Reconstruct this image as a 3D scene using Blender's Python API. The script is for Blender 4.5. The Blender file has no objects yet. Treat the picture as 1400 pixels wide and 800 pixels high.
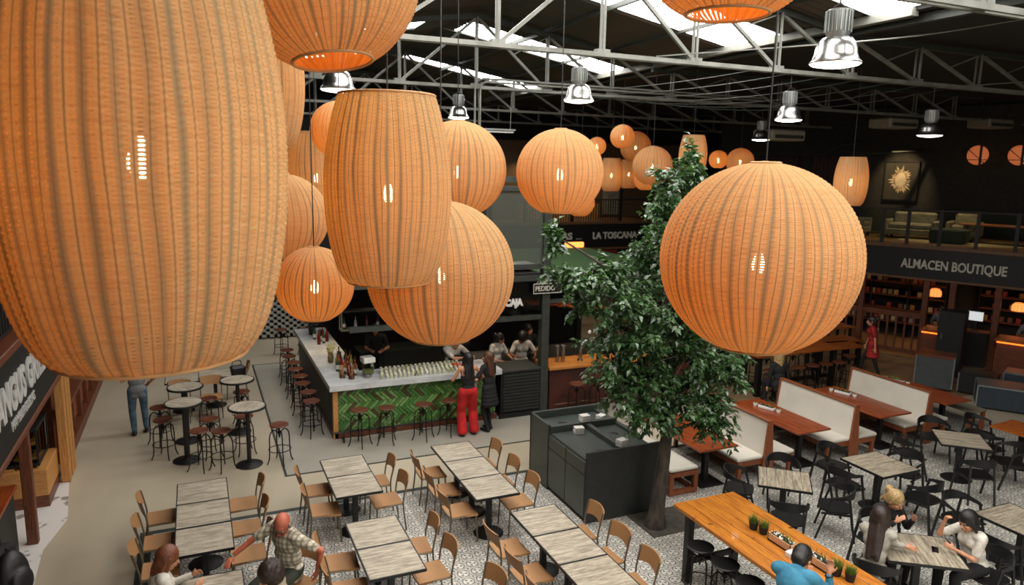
import bpy, math, random
from math import sin, cos, pi, sqrt, atan2, radians as R
from mathutils import Vector, Matrix, Euler, Quaternion
random.seed(7)
scene = bpy.context.scene
COL = scene.collection
# ------------------------------------------------------------------ camera
cam_d = bpy.data.cameras.new('camera'); cam = bpy.data.objects.new('camera', cam_d); COL.objects.link(cam)
cam_d.sensor_width = 36.0; cam_d.lens = 990.5 / 1400 * 36.0
cam_d.clip_start = .05; cam_d.clip_end = 200
def _cam():
    yaw, pit, rol = R(23.763), R(9.837), R(1.065)
    f = Vector((sin(yaw)*cos(pit), cos(yaw)*cos(pit), -sin(pit)))
    r = Vector((cos(yaw), -sin(yaw), 0)); u = r.cross(f)
    r2 = r*cos(rol) + u*sin(rol); u2 = -r*sin(rol) + u*cos(rol)
    m = Matrix((r2, u2, -f)).transposed().to_4x4(); m.translation = (0, 0, 5.45)
    cam.matrix_world = m
_cam()
cam_d.dof.use_dof = True; cam_d.dof.focus_distance = 5.4; cam_d.dof.aperture_fstop = 3.2
scene.camera = cam
# ------------------------------------------------------------------ world, exposure
w = bpy.data.worlds.new('overcast'); scene.world = w; w.use_nodes = True
w.node_tree.nodes['Background'].inputs[0].default_value = (1.0, .96, .90, 1)
w.node_tree.nodes['Background'].inputs[1].default_value = 1.7
scene.view_settings.view_transform = 'Standard'; scene.view_settings.look = 'None'
scene.view_settings.gamma = 1.0; scene.view_settings.exposure = 0.08
scene.cycles.max_bounces = 7; scene.cycles.diffuse_bounces = 4; scene.cycles.glossy_bounces = 3
scene.cycles.transmission_bounces = 5; scene.cycles.transparent_max_bounces = 14
scene.cycles.sample_clamp_indirect = 4.0; scene.cycles.caustics_reflective = False; scene.cycles.caustics_refractive = False
SKY_E = 13.0        # luminance of the translucent roof lights
BULB_E = 34.0      # luminance of the lantern bulbs
LAMP_E = 8.0       # luminance of the industrial lamp glasses

# ------------------------------------------------------------------ object helpers
def link(o): COL.objects.link(o); return o
def tag(o, label=None, cat=None, group=None, kind=None):
    if label: o['label'] = label
    if cat: o['category'] = cat
    if group: o['group'] = group
    if kind: o['kind'] = kind
    return o
def thing(name, label=None, cat=None, loc=(0,0,0), rz=0, group=None, kind=None):
    o = link(bpy.data.objects.new(name, None)); o.empty_display_size = .1
    o.location = loc; o.rotation_euler = (0, 0, rz)
    return tag(o, label, cat, group, kind)
def copy_tree(o, loc=None, rz=None, label=None, group=None, parent=None, scale=None):
    c = link(o.copy())
    if parent: c.parent = parent
    for ch in list(o.children): copy_tree(ch, parent=c)
    if loc is not None: c.location = loc
    if rz is not None: c.rotation_euler = (0, 0, rz)
    if scale is not None: c.scale = (scale,)*3
    if label: c['label'] = label
    if group: c['group'] = group
    return c
class MB:
    def __init__(s): s.v = []; s.f = []; s.mi = []; s.cur = 0; s.uv = {}
    def add(s, vs, fs):
        n = len(s.v); s.v += [tuple(a) for a in vs]
        for f in fs: s.f.append(tuple(i+n for i in f)); s.mi.append(s.cur)
        return n
    def box(s, c, size, rz=0, M=None, ch=0):
        hx, hy, hz = size[0]/2, size[1]/2, size[2]/2
        if ch <= 0:
            vs = [(x*hx, y*hy, z*hz) for z in (-1, 1) for y in (-1, 1) for x in (-1, 1)]
            fs = [(0,2,3,1), (4,5,7,6), (0,1,5,4), (2,6,7,3), (0,4,6,2), (1,3,7,5)]
        else:
            vs = []; idx = {}
            for sx in (-1,1):
                for sy in (-1,1):
                    for sz in (-1,1):
                        for a in range(3):
                            p = [sx*(hx-ch), sy*(hy-ch), sz*(hz-ch)]
                            p[a] = (sx*hx, sy*hy, sz*hz)[a]
                            idx[sx,sy,sz,a] = len(vs); vs.append(tuple(p))
            fs = []
            for a in range(3):
                b, c_ = (a+1) % 3, (a+2) % 3
                for s1 in (-1, 1):
                    def k(tb, tc):
                        t = [0,0,0]; t[a] = s1; t[b] = tb; t[c_] = tc; return idx[t[0],t[1],t[2],a]
                    q = [k(-1,-1), k(1,-1), k(1,1), k(-1,1)]
                    fs.append(tuple(q if s1 > 0 else q[::-1]))
            for a in range(3):
                b, c_ = (a+1) % 3, (a+2) % 3
                for tb in (-1,1):
                    for tc in (-1,1):
                        def k(ta, ax):
                            t = [0,0,0]; t[a] = ta; t[b] = tb; t[c_] = tc; return idx[t[0],t[1],t[2],ax]
                        q = [k(-1,b), k(1,b), k(1,c_), k(-1,c_)]
                        fs.append(tuple(q if tb*tc > 0 else q[::-1]))
            for sx in (-1,1):
                for sy in (-1,1):
                    for sz in (-1,1):
                        q = [idx[sx,sy,sz,a] for a in range(3)]
                        fs.append(tuple(q if sx*sy*sz > 0 else q[::-1]))
        if M is None: M = Matrix.Rotation(rz, 3, 'Z')
        c = Vector(c)
        s.add([c + M @ Vector(v) for v in vs], fs); return s
    def span(s, p0, p1, ch=0):
        return s.box([(a+b)/2 for a, b in zip(p0, p1)], [abs(b-a) for a, b in zip(p0, p1)], ch=ch)
    def bar(s, p0, p1, wx, wz, ch=0):
        p0, p1 = Vector(p0), Vector(p1); d = p1-p0; L = d.length; z = d.normalized()
        ref = Vector((0,0,1)) if abs(z.z) < .95 else Vector((0,1,0))
        x = z.cross(ref).normalized(); y = z.cross(x)
        M = Matrix((x, y, z)).transposed()
        return s.box((p0+p1)/2, (wx, wz, L), M=M, ch=ch)
    def tube(s, pts, r, n=8, closed=False, cap=True):
        pts = [Vector(p) for p in pts]; m = len(pts); rings = []; up = None
        for i, p in enumerate(pts):
            a = pts[i-1] if (i > 0 or closed) else p
            b = pts[(i+1) % m] if (i < m-1 or closed) else p
            d = (b-a).normalized()
            if up is None:
                up = Vector((0,0,1)) if abs(d.z) < .9 else Vector((1,0,0))
            x = (up - d*up.dot(d)).normalized(); up = x; y = d.cross(x)
            rr = r[i] if isinstance(r, (list, tuple)) else r
            rings.append([p + (x*cos(2*pi*k/n) + y*sin(2*pi*k/n))*rr for k in range(n)])
        base = s.add([v for ring in rings for v in ring], [])
        for i in range(m if closed else m-1):
            j = (i+1) % m
            for k in range(n):
                k2 = (k+1) % n
                s.f.append((base+i*n+k, base+i*n+k2, base+j*n+k2, base+j*n+k)); s.mi.append(s.cur)
        if cap and not closed:
            s.f.append(tuple(base+k for k in range(n))[::-1]); s.mi.append(s.cur)
            s.f.append(tuple(base+(m-1)*n+k for k in range(n))); s.mi.append(s.cur)
        return s
    def cyl(s, p0, p1, r, n=10): return s.tube([p0, p1], [r, r] if not isinstance(r, (list, tuple)) else list(r), n)
    def lathe(s, prof, n=24, c=(0,0,0), cap=True, a0=0, a1=2*pi):
        full = abs(a1-a0-2*pi) < 1e-6; m = n if full else n+1
        base = s.add([(c[0]+r*cos(a0+(a1-a0)*k/n), c[1]+r*sin(a0+(a1-a0)*k/n), c[2]+z) for r, z in prof for k in range(m)], [])
        for i in range(len(prof)-1):
            for k in range(n):
                k2 = (k+1) % m
                s.f.append((base+i*m+k, base+i*m+k2, base+(i+1)*m+k2, base+(i+1)*m+k)); s.mi.append(s.cur)
        if cap and full:
            if prof[0][0] > 1e-4: s.f.append(tuple(base+k for k in range(m))[::-1]); s.mi.append(s.cur)
            if prof[-1][0] > 1e-4: s.f.append(tuple(base+(len(prof)-1)*m+k for k in range(m))); s.mi.append(s.cur)
        return s
    def ell(s, c, rad, n=14, m=9, M=None):
        c = Vector(c); M = M or Matrix.Identity(3); vs = []
        for i in range(1, m):
            t = pi*i/m
            for k in range(n):
                a = 2*pi*k/n
                vs.append(c + M @ Vector((rad[0]*sin(t)*cos(a), rad[1]*sin(t)*sin(a), rad[2]*cos(t))))
        vs.append(c + M @ Vector((0,0,rad[2]))); vs.append(c + M @ Vector((0,0,-rad[2])))
        fs = []; T, B = (m-1)*n, (m-1)*n+1
        for k in range(n):
            k2 = (k+1) % n
            fs.append((T, k, k2)); fs.append((B, (m-2)*n+k2, (m-2)*n+k))
            for i in range(m-2): fs.append((i*n+k, (i+1)*n+k, (i+1)*n+k2, i*n+k2))
        s.add(vs, fs); return s
    def caps(s, p0, p1, r0, r1=None, n=12):
        r1 = r0 if r1 is None else r1
        p0, p1 = Vector(p0), Vector(p1); d = p1-p0
        z = d.normalized() if d.length > 1e-6 else Vector((0,0,1))
        ref = Vector((0,0,1)) if abs(z.z) < .9 else Vector((1,0,0))
        x = z.cross(ref).normalized(); y = z.cross(x); rings = []
        prof = [(p0, r0, -t) for t in (80, 55, 28)] + [(p0, r0, 0), (p1, r1, 0)] + [(p1, r1, t) for t in (28, 55, 80)]
        for p, r, t in prof:
            c = p + z*r*sin(R(t)); rr = r*cos(R(t))
            rings.append([c + (x*cos(2*pi*k/n)+y*sin(2*pi*k/n))*rr for k in range(n)])
        m = len(rings); fs = []
        for i in range(m-1):
            for k in range(n):
                k2 = (k+1) % n
                fs.append((i*n+k, (i+1)*n+k, (i+1)*n+k2, i*n+k2))
        fs.append(tuple(range(n))); fs.append(tuple(reversed(range((m-1)*n, m*n))))
        s.add([v for r_ in rings for v in r_], fs); return s
    def prism(s, pts, z0, z1):
        n = len(pts)
        s.add([(x, y, z0) for x, y in pts] + [(x, y, z1) for x, y in pts],
              [tuple(reversed(range(n))), tuple(range(n, 2*n))] + [(i, (i+1) % n, n+(i+1) % n, n+i) for i in range(n)])
        return s
    def mesh(s, name, mats, smooth=True, ang=35):
        me = bpy.data.meshes.new(name); me.from_pydata(s.v, [], s.f)
        if not isinstance(mats, (list, tuple)): mats = [mats]
        for m_ in mats: me.materials.append(m_)
        if len(mats) > 1: me.polygons.foreach_set('material_index', s.mi)
        me.validate(); me.update()
        if smooth:
            me.polygons.foreach_set('use_smooth', [True]*len(me.polygons))
            me.set_sharp_from_angle(angle=R(ang))
        return me
    def build(s, name, mats, parent=None, loc=None, rz=None, smooth=True, label=None, cat=None, group=None, kind=None, ang=35):
        o = link(bpy.data.objects.new(name, s.mesh(name, mats, smooth, ang)))
        if parent: o.parent = parent
        if loc is not None: o.location = loc
        if rz is not None: o.rotation_euler = (0,0,rz)
        return tag(o, label, cat, group, kind)
def text(name, s, size, mat, loc, rot, depth=.012, parent=None, align='LEFT', spacing=1.0, squeeze=1.0, bold=0.0, fit=None):
    cu = bpy.data.curves.new(name, 'FONT'); cu.body = s; cu.size = size; cu.extrude = depth; cu.align_x = align
    cu.space_character = spacing; cu.offset = bold; cu.resolution_u = 3
    t = bpy.data.objects.new(name, cu); COL.objects.link(t)
    dg = bpy.context.evaluated_depsgraph_get(); me = bpy.data.meshes.new_from_object(t.evaluated_get(dg))
    bpy.data.objects.remove(t)
    if fit: xs_ = [v.co.x for v in me.vertices]; squeeze = fit/(max(xs_)-min(xs_))
    for v in me.vertices: v.co.x *= squeeze
    me.materials.clear(); me.materials.append(mat)
    o = link(bpy.data.objects.new(name, me)); o.parent = parent; o.location = loc; o.rotation_euler = rot
    return o
def arc(c, r, a0, a1, n, z=0): return [(c[0]+r*cos(a0+(a1-a0)*i/n), c[1]+r*sin(a0+(a1-a0)*i/n), z) for i in range(n+1)]
def spline(pts, n=6):
    P = [Vector(p) for p in pts]; out = []
    for i in range(len(P)-1):
        p0 = P[i-1] if i else P[i]*2-P[i+1]; p1 = P[i]; p2 = P[i+1]; p3 = P[i+2] if i+2 < len(P) else P[i+1]*2-P[i]
        for k in range(n):
            t = k/n
            out.append(.5*((2*p1)+(p2-p0)*t+(2*p0-5*p1+4*p2-p3)*t*t+(3*p1-p0-3*p2+p3)*t**3))
    out.append(P[-1]); return out

# ------------------------------------------------------------------ materials
def lin(h):
    h = h.lstrip('#'); o = []
    for i in (0, 2, 4):
        c = int(h[i:i+2], 16)/255; o.append(c/12.92 if c <= .04045 else ((c+.055)/1.055)**2.4)
    return tuple(o)
def rgba(c): c = lin(c) if isinstance(c, str) else c; return (c[0], c[1], c[2], 1)
class NT:
    def __init__(s, name):
        s.m = bpy.data.materials.new(name); s.m.use_nodes = True; s.t = s.m.node_tree; s.n = s.t.nodes; s.b = s.n['Principled BSDF']
        s.out = s.n['Material Output']
    def node(s, k, **kw):
        n = s.n.new('ShaderNode'+k)
        for a, v in kw.items(): setattr(n, a, v)
        return n
    def L(s, a, b): s.t.links.new(a, b)
    def set(s, sock, v):
        if isinstance(v, (int, float)): sock.default_value = v
        elif isinstance(v, (tuple, str)): sock.default_value = rgba(v) if sock.type == 'RGBA' else v
        else: s.L(v, sock)
    def M(s, op, a, b=0.0, c=None):
        n = s.node('Math', operation=op); s.set(n.inputs[0], a); s.set(n.inputs[1], b)
        if c is not None: s.set(n.inputs[2], c)
        return n.outputs[0]
    def step(s, x, lo, hi):   # smooth 0..1
        n = s.node('MapRange', interpolation_type='SMOOTHSTEP'); s.set(n.inputs[0], x); n.inputs[1].default_value = lo; n.inputs[2].default_value = hi
        return n.outputs[0]
    def mix(s, f, a, b):
        n = s.node('Mix', data_type='RGBA'); s.set(n.inputs[0], f); s.set(n.inputs[6], a); s.set(n.inputs[7], b); return n.outputs[2]
    def coord(s, kind='Object', scale=(1,1,1), rot=(0,0,0), rnd=False):
        if kind == 'World': src = s.node('NewGeometry').outputs['Position']
        else: src = s.node('TexCoord').outputs[kind]
        if rnd:
            oi = s.node('ObjectInfo'); v = s.node('VectorMath', operation='SCALE'); cx = s.node('CombineXYZ')
            cx.inputs[0].default_value = 3.1; cx.inputs[1].default_value = 7.7; cx.inputs[2].default_value = 5.3
            s.L(cx.outputs[0], v.inputs[0]); s.L(oi.outputs['Random'], v.inputs['Scale'])
            a = s.node('VectorMath', operation='ADD'); s.L(src, a.inputs[0]); s.L(v.outputs[0], a.inputs[1]); src = a.outputs[0]
        mp = s.node('Mapping'); mp.inputs['Scale'].default_value = scale; mp.inputs['Rotation'].default_value = rot; s.L(src, mp.inputs[0]); return mp.outputs[0]
    def noise(s, vec, scale, detail=3, rough=.5):
        n = s.node('TexNoise'); n.inputs['Scale'].default_value = scale; n.inputs['Detail'].default_value = detail; n.inputs['Roughness'].default_value = rough
        if vec is not None: s.L(vec, n.inputs['Vector'])
        return n.outputs['Fac']
    def bump(s, h, st=.3, dist=.01):
        n = s.node('Bump'); n.inputs['Strength'].default_value = st; n.inputs['Distance'].default_value = dist; s.L(h, n.inputs['Height']); s.L(n.outputs[0], s.b.inputs['Normal'])
def mat(name, c, rough=.55, metal=0, c2=None, sc=8, stretch=(1,1,1), lo=.35, hi=.65, bump=0, emit=None, es=0, rnd=False, spec=.5, kind='Object', coat=0):
    k = NT(name); b = k.b
    b.inputs['Roughness'].default_value = rough; b.inputs['Metallic'].default_value = metal
    b.inputs['Specular IOR Level'].default_value = spec; b.inputs['Coat Weight'].default_value = coat
    c2 = c2 or tuple(x*.82 for x in (lin(c) if isinstance(c, str) else c))
    f = k.noise(k.coord(kind, stretch, rnd=rnd), sc, 4, .6); fs = k.step(f, lo, hi)
    k.set(b.inputs['Base Color'], k.mix(fs, c, c2))
    if bump: k.bump(f, bump, .01)
    if emit: b.inputs['Emission Color'].default_value = rgba(emit); b.inputs['Emission Strength'].default_value = es
    return k.m
def glass(name, tint=(.9,.95,.93), alpha=.25, rough=.05):
    k = NT(name); gl = k.node('BsdfGlossy'); gl.inputs['Roughness'].default_value = rough; fr = k.node('Fresnel'); fr.inputs[0].default_value = 1.35
    tr = k.node('BsdfTransparent'); tr.inputs[0].default_value = rgba(tint); mx = k.node('MixShader'); k.L(fr.outputs[0], mx.inputs[0]); k.n.remove(k.b)
    k.L(tr.outputs[0], mx.inputs[1]); k.L(gl.outputs[0], mx.inputs[2]); k.L(mx.outputs[0], k.out.inputs[0]); return k.m
def wood(name, c, c2, sc=6, stretch=(1,12,12), rough=.5, rnd=True, knots=False, coat=0):
    k = NT(name); v = k.coord('Object', stretch, rnd=rnd); f = k.noise(v, sc, 5, .65)
    g = k.noise(k.coord('Object', tuple(x*4 for x in stretch), rnd=rnd), sc, 3, .7)
    f2 = k.M('ADD', k.M('MULTIPLY', f, .7), k.M('MULTIPLY', g, .3)); fs = k.step(f2, .38, .62)
    col = k.mix(fs, c, c2)
    if knots:
        kn = k.noise(k.coord('Object', (1,1.8,1), rnd=rnd), 5.5, 1, .4); col = k.mix(k.step(kn, .72, .78), col, tuple(x*.25 for x in (lin(c2) if isinstance(c2, str) else c2)))
    k.set(k.b.inputs['Base Color'], col); k.b.inputs['Roughness'].default_value = rough; k.b.inputs['Coat Weight'].default_value = coat
    k.bump(f2, .15, .004); return k.m
MT = {}
M_black = mat('black_metal', '#100f0d', .5, 0, '#0b0a09'); M_iron = mat('dark_bronze_iron', '#2a211b', .4, .6, '#17120f')
M_dark = mat('dark_paint', '#22241f', .6, 0, '#1a1c18'); M_dgrey = mat('dark_grey_green_steel', '#3a3e37', .5, .2, '#2f332d')
M_steelw = mat('painted_truss_steel', '#7d7e76', .5, .2, '#67695f', sc=3)
M_alu = mat('polished_aluminium', '#8d8d89', .27, 1.0, '#a9a9a4'); M_housing = mat('cast_aluminium', '#8c908c', .4, .7)
M_floor = mat('poured_resin_floor', '#b5aa93', .32, 0, '#9c917c', sc=.35, stretch=(1,.35,1), lo=.3, hi=.7, kind='World')
M_marble = mat('white_marble', '#d6d2cb', .25, 0, '#8b8780', sc=2.2, lo=.56, hi=.62)
M_counter = mat('pale_stone_worktop', '#c4c6c4', .3, 0, '#aeb0ae', sc=5, kind='World')
M_pine = wood('pine_wood', '#c08a4c', '#a06a34'); M_pine_v = wood('pine_upright', '#c08a4c', '#a06a34', stretch=(12,12,1)); M_redwood_v = wood('reddish_brown_upright', '#6e3b20', '#4a2413', rough=.45, stretch=(12,12,1))
M_redwood = wood('reddish_brown_wood', '#6e3b20', '#4a2413', rough=.45)
M_mahog = wood('orange_mahogany_top', '#93461d', '#702e12', sc=4, stretch=(9,.8,9), rough=.35, coat=.2)
M_high = wood('honey_pine_plank', '#bb7726', '#945418', sc=4, stretch=(9,.7,9), rough=.4, knots=True, coat=.2)
M_high2 = wood('orange_plank', '#a2581f', '#7c3c14', sc=4, stretch=(.7,9,9), rough=.45)
M_grey_top = wood('weathered_grey_laminate', '#b3a994', '#7b7160', sc=3.0, stretch=(.9,9,9), rough=.5)
M_plank_a = wood('weathered_plank', '#a79c86', '#6f6656', sc=3.0, stretch=(9,.9,9), rough=.55)
M_seatwood = wood('dark_red_stool_wood', '#6a3a24', '#472416', rough=.35, stretch=(1,9,9))
M_bark = mat('tree_bark', '#4a4035', .85, 0, '#2c2620', sc=14, stretch=(1,1,.25), bump=.8)
M_tubeleg = mat('taupe_metal_leg', '#6b6252', .45, .4)
M_white = mat('white_porcelain', '#d8d6cf', .35); M_white_leather = mat('white_leather', '#c6c0b2', .45, 0, '#bdb7a9', sc=1.5)
M_grey_leather = mat('grey_leather', '#77735f', .5); M_soil = mat('dark_soil', '#201a14', .9)
M_letter = mat('cream_letter', '#cfcbbb', .5); M_letterdim = mat('grey_letter', '#b9b9b4', .5)
M_signblack = mat('sign_black', '#0d0f0d', .5, 0, '#0a0b0a'); M_cabinet = mat('green_grey_cabinet', '#41463f', .42, 0, '#383d37', sc=2)
M_cabtop = mat('cabinet_top', '#454b47', .3, 0, '#3c423e', sc=3); M_copper = mat('brown_edge_trim', '#6b4a30', .5)
M_glass = glass('clear_glass', alpha=.12); M_dglass = glass('dark_tinted_glass', (.55,.58,.55), .35)
M_grassgreen = mat('grass_green', '#5f7d2a', .7, 0, '#3f5c1c', sc=40); M_terr = mat('black_pot', '#1b1814', .7)
M_turf = mat('green_artificial_turf', '#2f4f24', .95, 0, '#25421c', sc=60, bump=.6, kind='World')
M_phone = mat('phone_black', '#0c0c0e', .15); M_wallD = mat('dark_wall', '#1d1c18', .8, 0, '#171612', sc=1.2)
M_wallR = mat('dark_red_panel', '#3a1c14', .7, 0, '#2a130e', sc=3, stretch=(6,6,.6))
M_warmfloor = mat('warm_concrete_floor', '#8c7657', .5, 0, '#776247', sc=1, kind='World')
M_orange = mat('warm_led', '#ff7a2a', .5, emit='#ff6a22', es=3.0)
M_skin = mat('fair_skin', '#c08a68', .55, 0, '#b57d5c', sc=12); M_skinred = mat('tanned_skin', '#b5654a', .5, 0, '#a3523a', sc=10)
M_skindk = mat('brown_skin', '#8a5a40', .55, 0, '#7a4c34', sc=12)
def hairmat(n, a, b): return mat(n, a, .45, 0, b, sc=30, stretch=(3,3,.4), bump=.5)
H_black = hairmat('black_hair', '#15110e', '#0c0a08'); H_brown = hairmat('brown_hair', '#5a3520', '#3a2012'); H_auburn = hairmat('auburn_hair', '#7a4526', '#532c17')
H_blond = hairmat('blond_hair', '#b59a68', '#7d6238'); H_grey = hairmat('grey_hair', '#8b857a', '#6d675d'); H_dkbrown = hairmat('dark_brown_hair', '#33231a', '#1e140e')
def cloth(n, a, b=None, sc=9): return mat(n, a, .85, 0, b, sc=sc, bump=.25)
C_white = cloth('white_cotton', '#cfcabd', '#aaa597'); C_black = cloth('black_cloth', '#141313', '#0d0d0d'); C_red = cloth('red_cloth', '#c21a18', '#9c1010', 4)
C_dkred = cloth('dark_red_cloth', '#a3201c', '#7c1411', 4); C_teal = cloth('teal_blue_denim', '#3a7f99', '#27647e', 5); C_jeans = cloth('blue_jeans', '#4d6474', '#364a58')
C_grey = cloth('grey_shirt_cloth', '#6b6d6e', '#55585a'); C_beige = cloth('beige_cloth', '#a5967c', '#84765f'); C_khaki = cloth('dark_green_cloth', '#33382c', '#262a20')
C_lgrey = cloth('light_grey_cloth', '#a59f92', '#837d70')
def plaid():
    k = NT('plaid_cloth'); v = k.coord('Object'); sp = k.node('SeparateXYZ'); k.L(v, sp.inputs[0])
    a = k.M('SINE', k.M('MULTIPLY', sp.outputs[0], 115)); b_ = k.M('SINE', k.M('MULTIPLY', sp.outputs[2], 105)); c_ = k.M('SINE', k.M('MULTIPLY', sp.outputs[1], 115))
    f1 = k.step(a, .1, .5); f2 = k.step(b_, .1, .5); f3 = k.step(c_, .4, .8)
    col = k.mix(k.M('MULTIPLY', f1, .6), '#c9c2ad', '#5d5a3e'); col = k.mix(k.M('MULTIPLY', f2, .55), col, '#6a5a42'); col = k.mix(k.M('MULTIPLY', f3, .3), col, '#4a4a3c')
    k.set(k.b.inputs['Base Color'], col); k.b.inputs['Roughness'].default_value = .85; return k.m
C_plaid = plaid()
def rattan_seat():
    k = NT('woven_tan_cord'); v = k.coord('Object'); sp = k.node('SeparateXYZ'); k.L(v, sp.inputs[0])
    a = k.M('SINE', k.M('MULTIPLY', sp.outputs[0], 330)); b_ = k.M('SINE', k.M('MULTIPLY', k.M('ADD', sp.outputs[1], sp.outputs[2]), 420))
    h = k.M('MULTIPLY', a, k.M('ADD', .7, k.M('MULTIPLY', b_, .3))); f = k.step(h, -.7, .5)
    n = k.noise(k.coord('Object', rnd=True), 5, 2)
    k.set(k.b.inputs['Base Color'], k.mix(f, '#7c5733', k.mix(n, '#b98c5c', '#a97b4c'))); k.b.inputs['Roughness'].default_value = .6; k.bump(h, .5, .003); return k.m
M_cord = rattan_seat()
def tilemat():
    k = NT('patterned_cement_tile'); v = k.coord('World'); sp = k.node('SeparateXYZ'); k.L(v, sp.inputs[0]); T = .2
    fx = k.M('SUBTRACT', k.M('FLOORED_MODULO', sp.outputs[0], T), T/2); fy = k.M('SUBTRACT', k.M('FLOORED_MODULO', sp.outputs[1], T), T/2)
    r = k.M('SQRT', k.M('ADD', k.M('MULTIPLY', fx, fx), k.M('MULTIPLY', fy, fy)))
    ax = k.M('SUBTRACT', k.M('ABSOLUTE', fx), T/2); ay = k.M('SUBTRACT', k.M('ABSOLUTE', fy), T/2)
    rc = k.M('SQRT', k.M('ADD', k.M('MULTIPLY', ax, ax), k.M('MULTIPLY', ay, ay)))
    ang = k.M('ARCTAN2', fy, fx); pet = k.M('COSINE', k.M('MULTIPLY', ang, 4))
    ring = lambda d, r0, w: k.M('LESS_THAN', k.M('ABSOLUTE', k.M('SUBTRACT', d, r0)), w)
    d = ring(r, .080, .0075)
    petal = k.M('MULTIPLY', k.M('GREATER_THAN', k.M('COSINE', k.M('MULTIPLY', ang, 3)), .35), ring(r, .038, .017)); d = k.M('MAXIMUM', d, petal)
    d = k.M('MAXIMUM', d, k.M('LESS_THAN', k.M('ADD', k.M('ABSOLUTE', ax), k.M('ABSOLUTE', ay)), .02)); d = k.M('MAXIMUM', d, ring(rc, .047, .003))
    # alternate tiles carry a fuller motif
    ch = k.M('FLOORED_MODULO', k.M('ADD', k.M('FLOOR', k.M('DIVIDE', sp.outputs[0], T)), k.M('FLOOR', k.M('DIVIDE', sp.outputs[1], T))), 2.0)
    extra = k.M('MULTIPLY', ch, ring(r, .0, .009)); d = k.M('MAXIMUM', d, extra)
    n = k.noise(k.coord('World'), 2.2, 3); lightc = k.mix(n, '#d9d5c9', '#bfbaad'); grey = k.mix(k.M('MULTIPLY', ring(rc, .05, .03), .3), lightc, '#8d928a')
    k.set(k.b.inputs['Base Color'], k.mix(k.M('MULTIPLY', d, .85), grey, '#23272a')); k.b.inputs['Roughness'].default_value = .4; return k.m
M_tile = tilemat()
def mosaicmat():
    k = NT('penny_mosaic'); v = k.coord('World'); sp = k.node('SeparateXYZ'); k.L(v, sp.inputs[0])
    p = 1/.062
    a = k.M('SINE', k.M('MULTIPLY', sp.outputs[0], 2*pi*p)); b_ = k.M('SINE', k.M('MULTIPLY', sp.outputs[1], 2*pi*p))
    f = k.step(k.M('MULTIPLY', a, b_), .18, .4); n = k.noise(k.coord('World'), 1.5, 2)
    k.set(k.b.inputs['Base Color'], k.mix(f, k.mix(n, '#b9b3a4', '#a39d8e'), '#3a3a36')); k.b.inputs['Roughness'].default_value = .35; return k.m
M_mosaic = mosaicmat()
def leafmat():
    k = NT('ficus_leaf'); n = k.noise(k.coord('World'), 9, 3); f = k.step(n, .35, .65)
    n2 = k.noise(k.coord('World'), 40, 1)
    c = k.mix(f, '#3a5530', '#213a22'); c = k.mix(k.step(n2, .55, .7), c, '#6f8a55')
    k.set(k.b.inputs['Base Color'], c); k.b.inputs['Roughness'].default_value = .3; k.b.inputs['Specular IOR Level'].default_value = .7
    tl = k.node('BsdfTranslucent'); tl.inputs[0].default_value = rgba('#4a7a2a'); mx = k.node('MixShader'); mx.inputs[0].default_value = .2
    k.L(k.b.outputs[0], mx.inputs[1]); k.L(tl.outputs[0], mx.inputs[2]); k.L(mx.outputs[0], k.out.inputs[0]); return k.m
M_leaf = leafmat()
def greentile():
    k = NT('glazed_green_tile'); oi = k.node('ObjectInfo'); r = oi.outputs['Random']
    c = k.mix(k.step(r, .2, .75), '#3f6b2f', '#6d9150'); c = k.mix(k.step(r, .86, .9), c, '#4a3420')
    n = k.noise(k.coord('World'), 14, 3); c = k.mix(k.M('MULTIPLY', k.step(n, .45, .7), .6), c, '#2c4a1f')
    k.set(k.b.inputs['Base Color'], c); k.b.inputs['Roughness'].default_value = .18; k.bump(n, .1, .01); return k.m
M_gtile = greentile()
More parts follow.
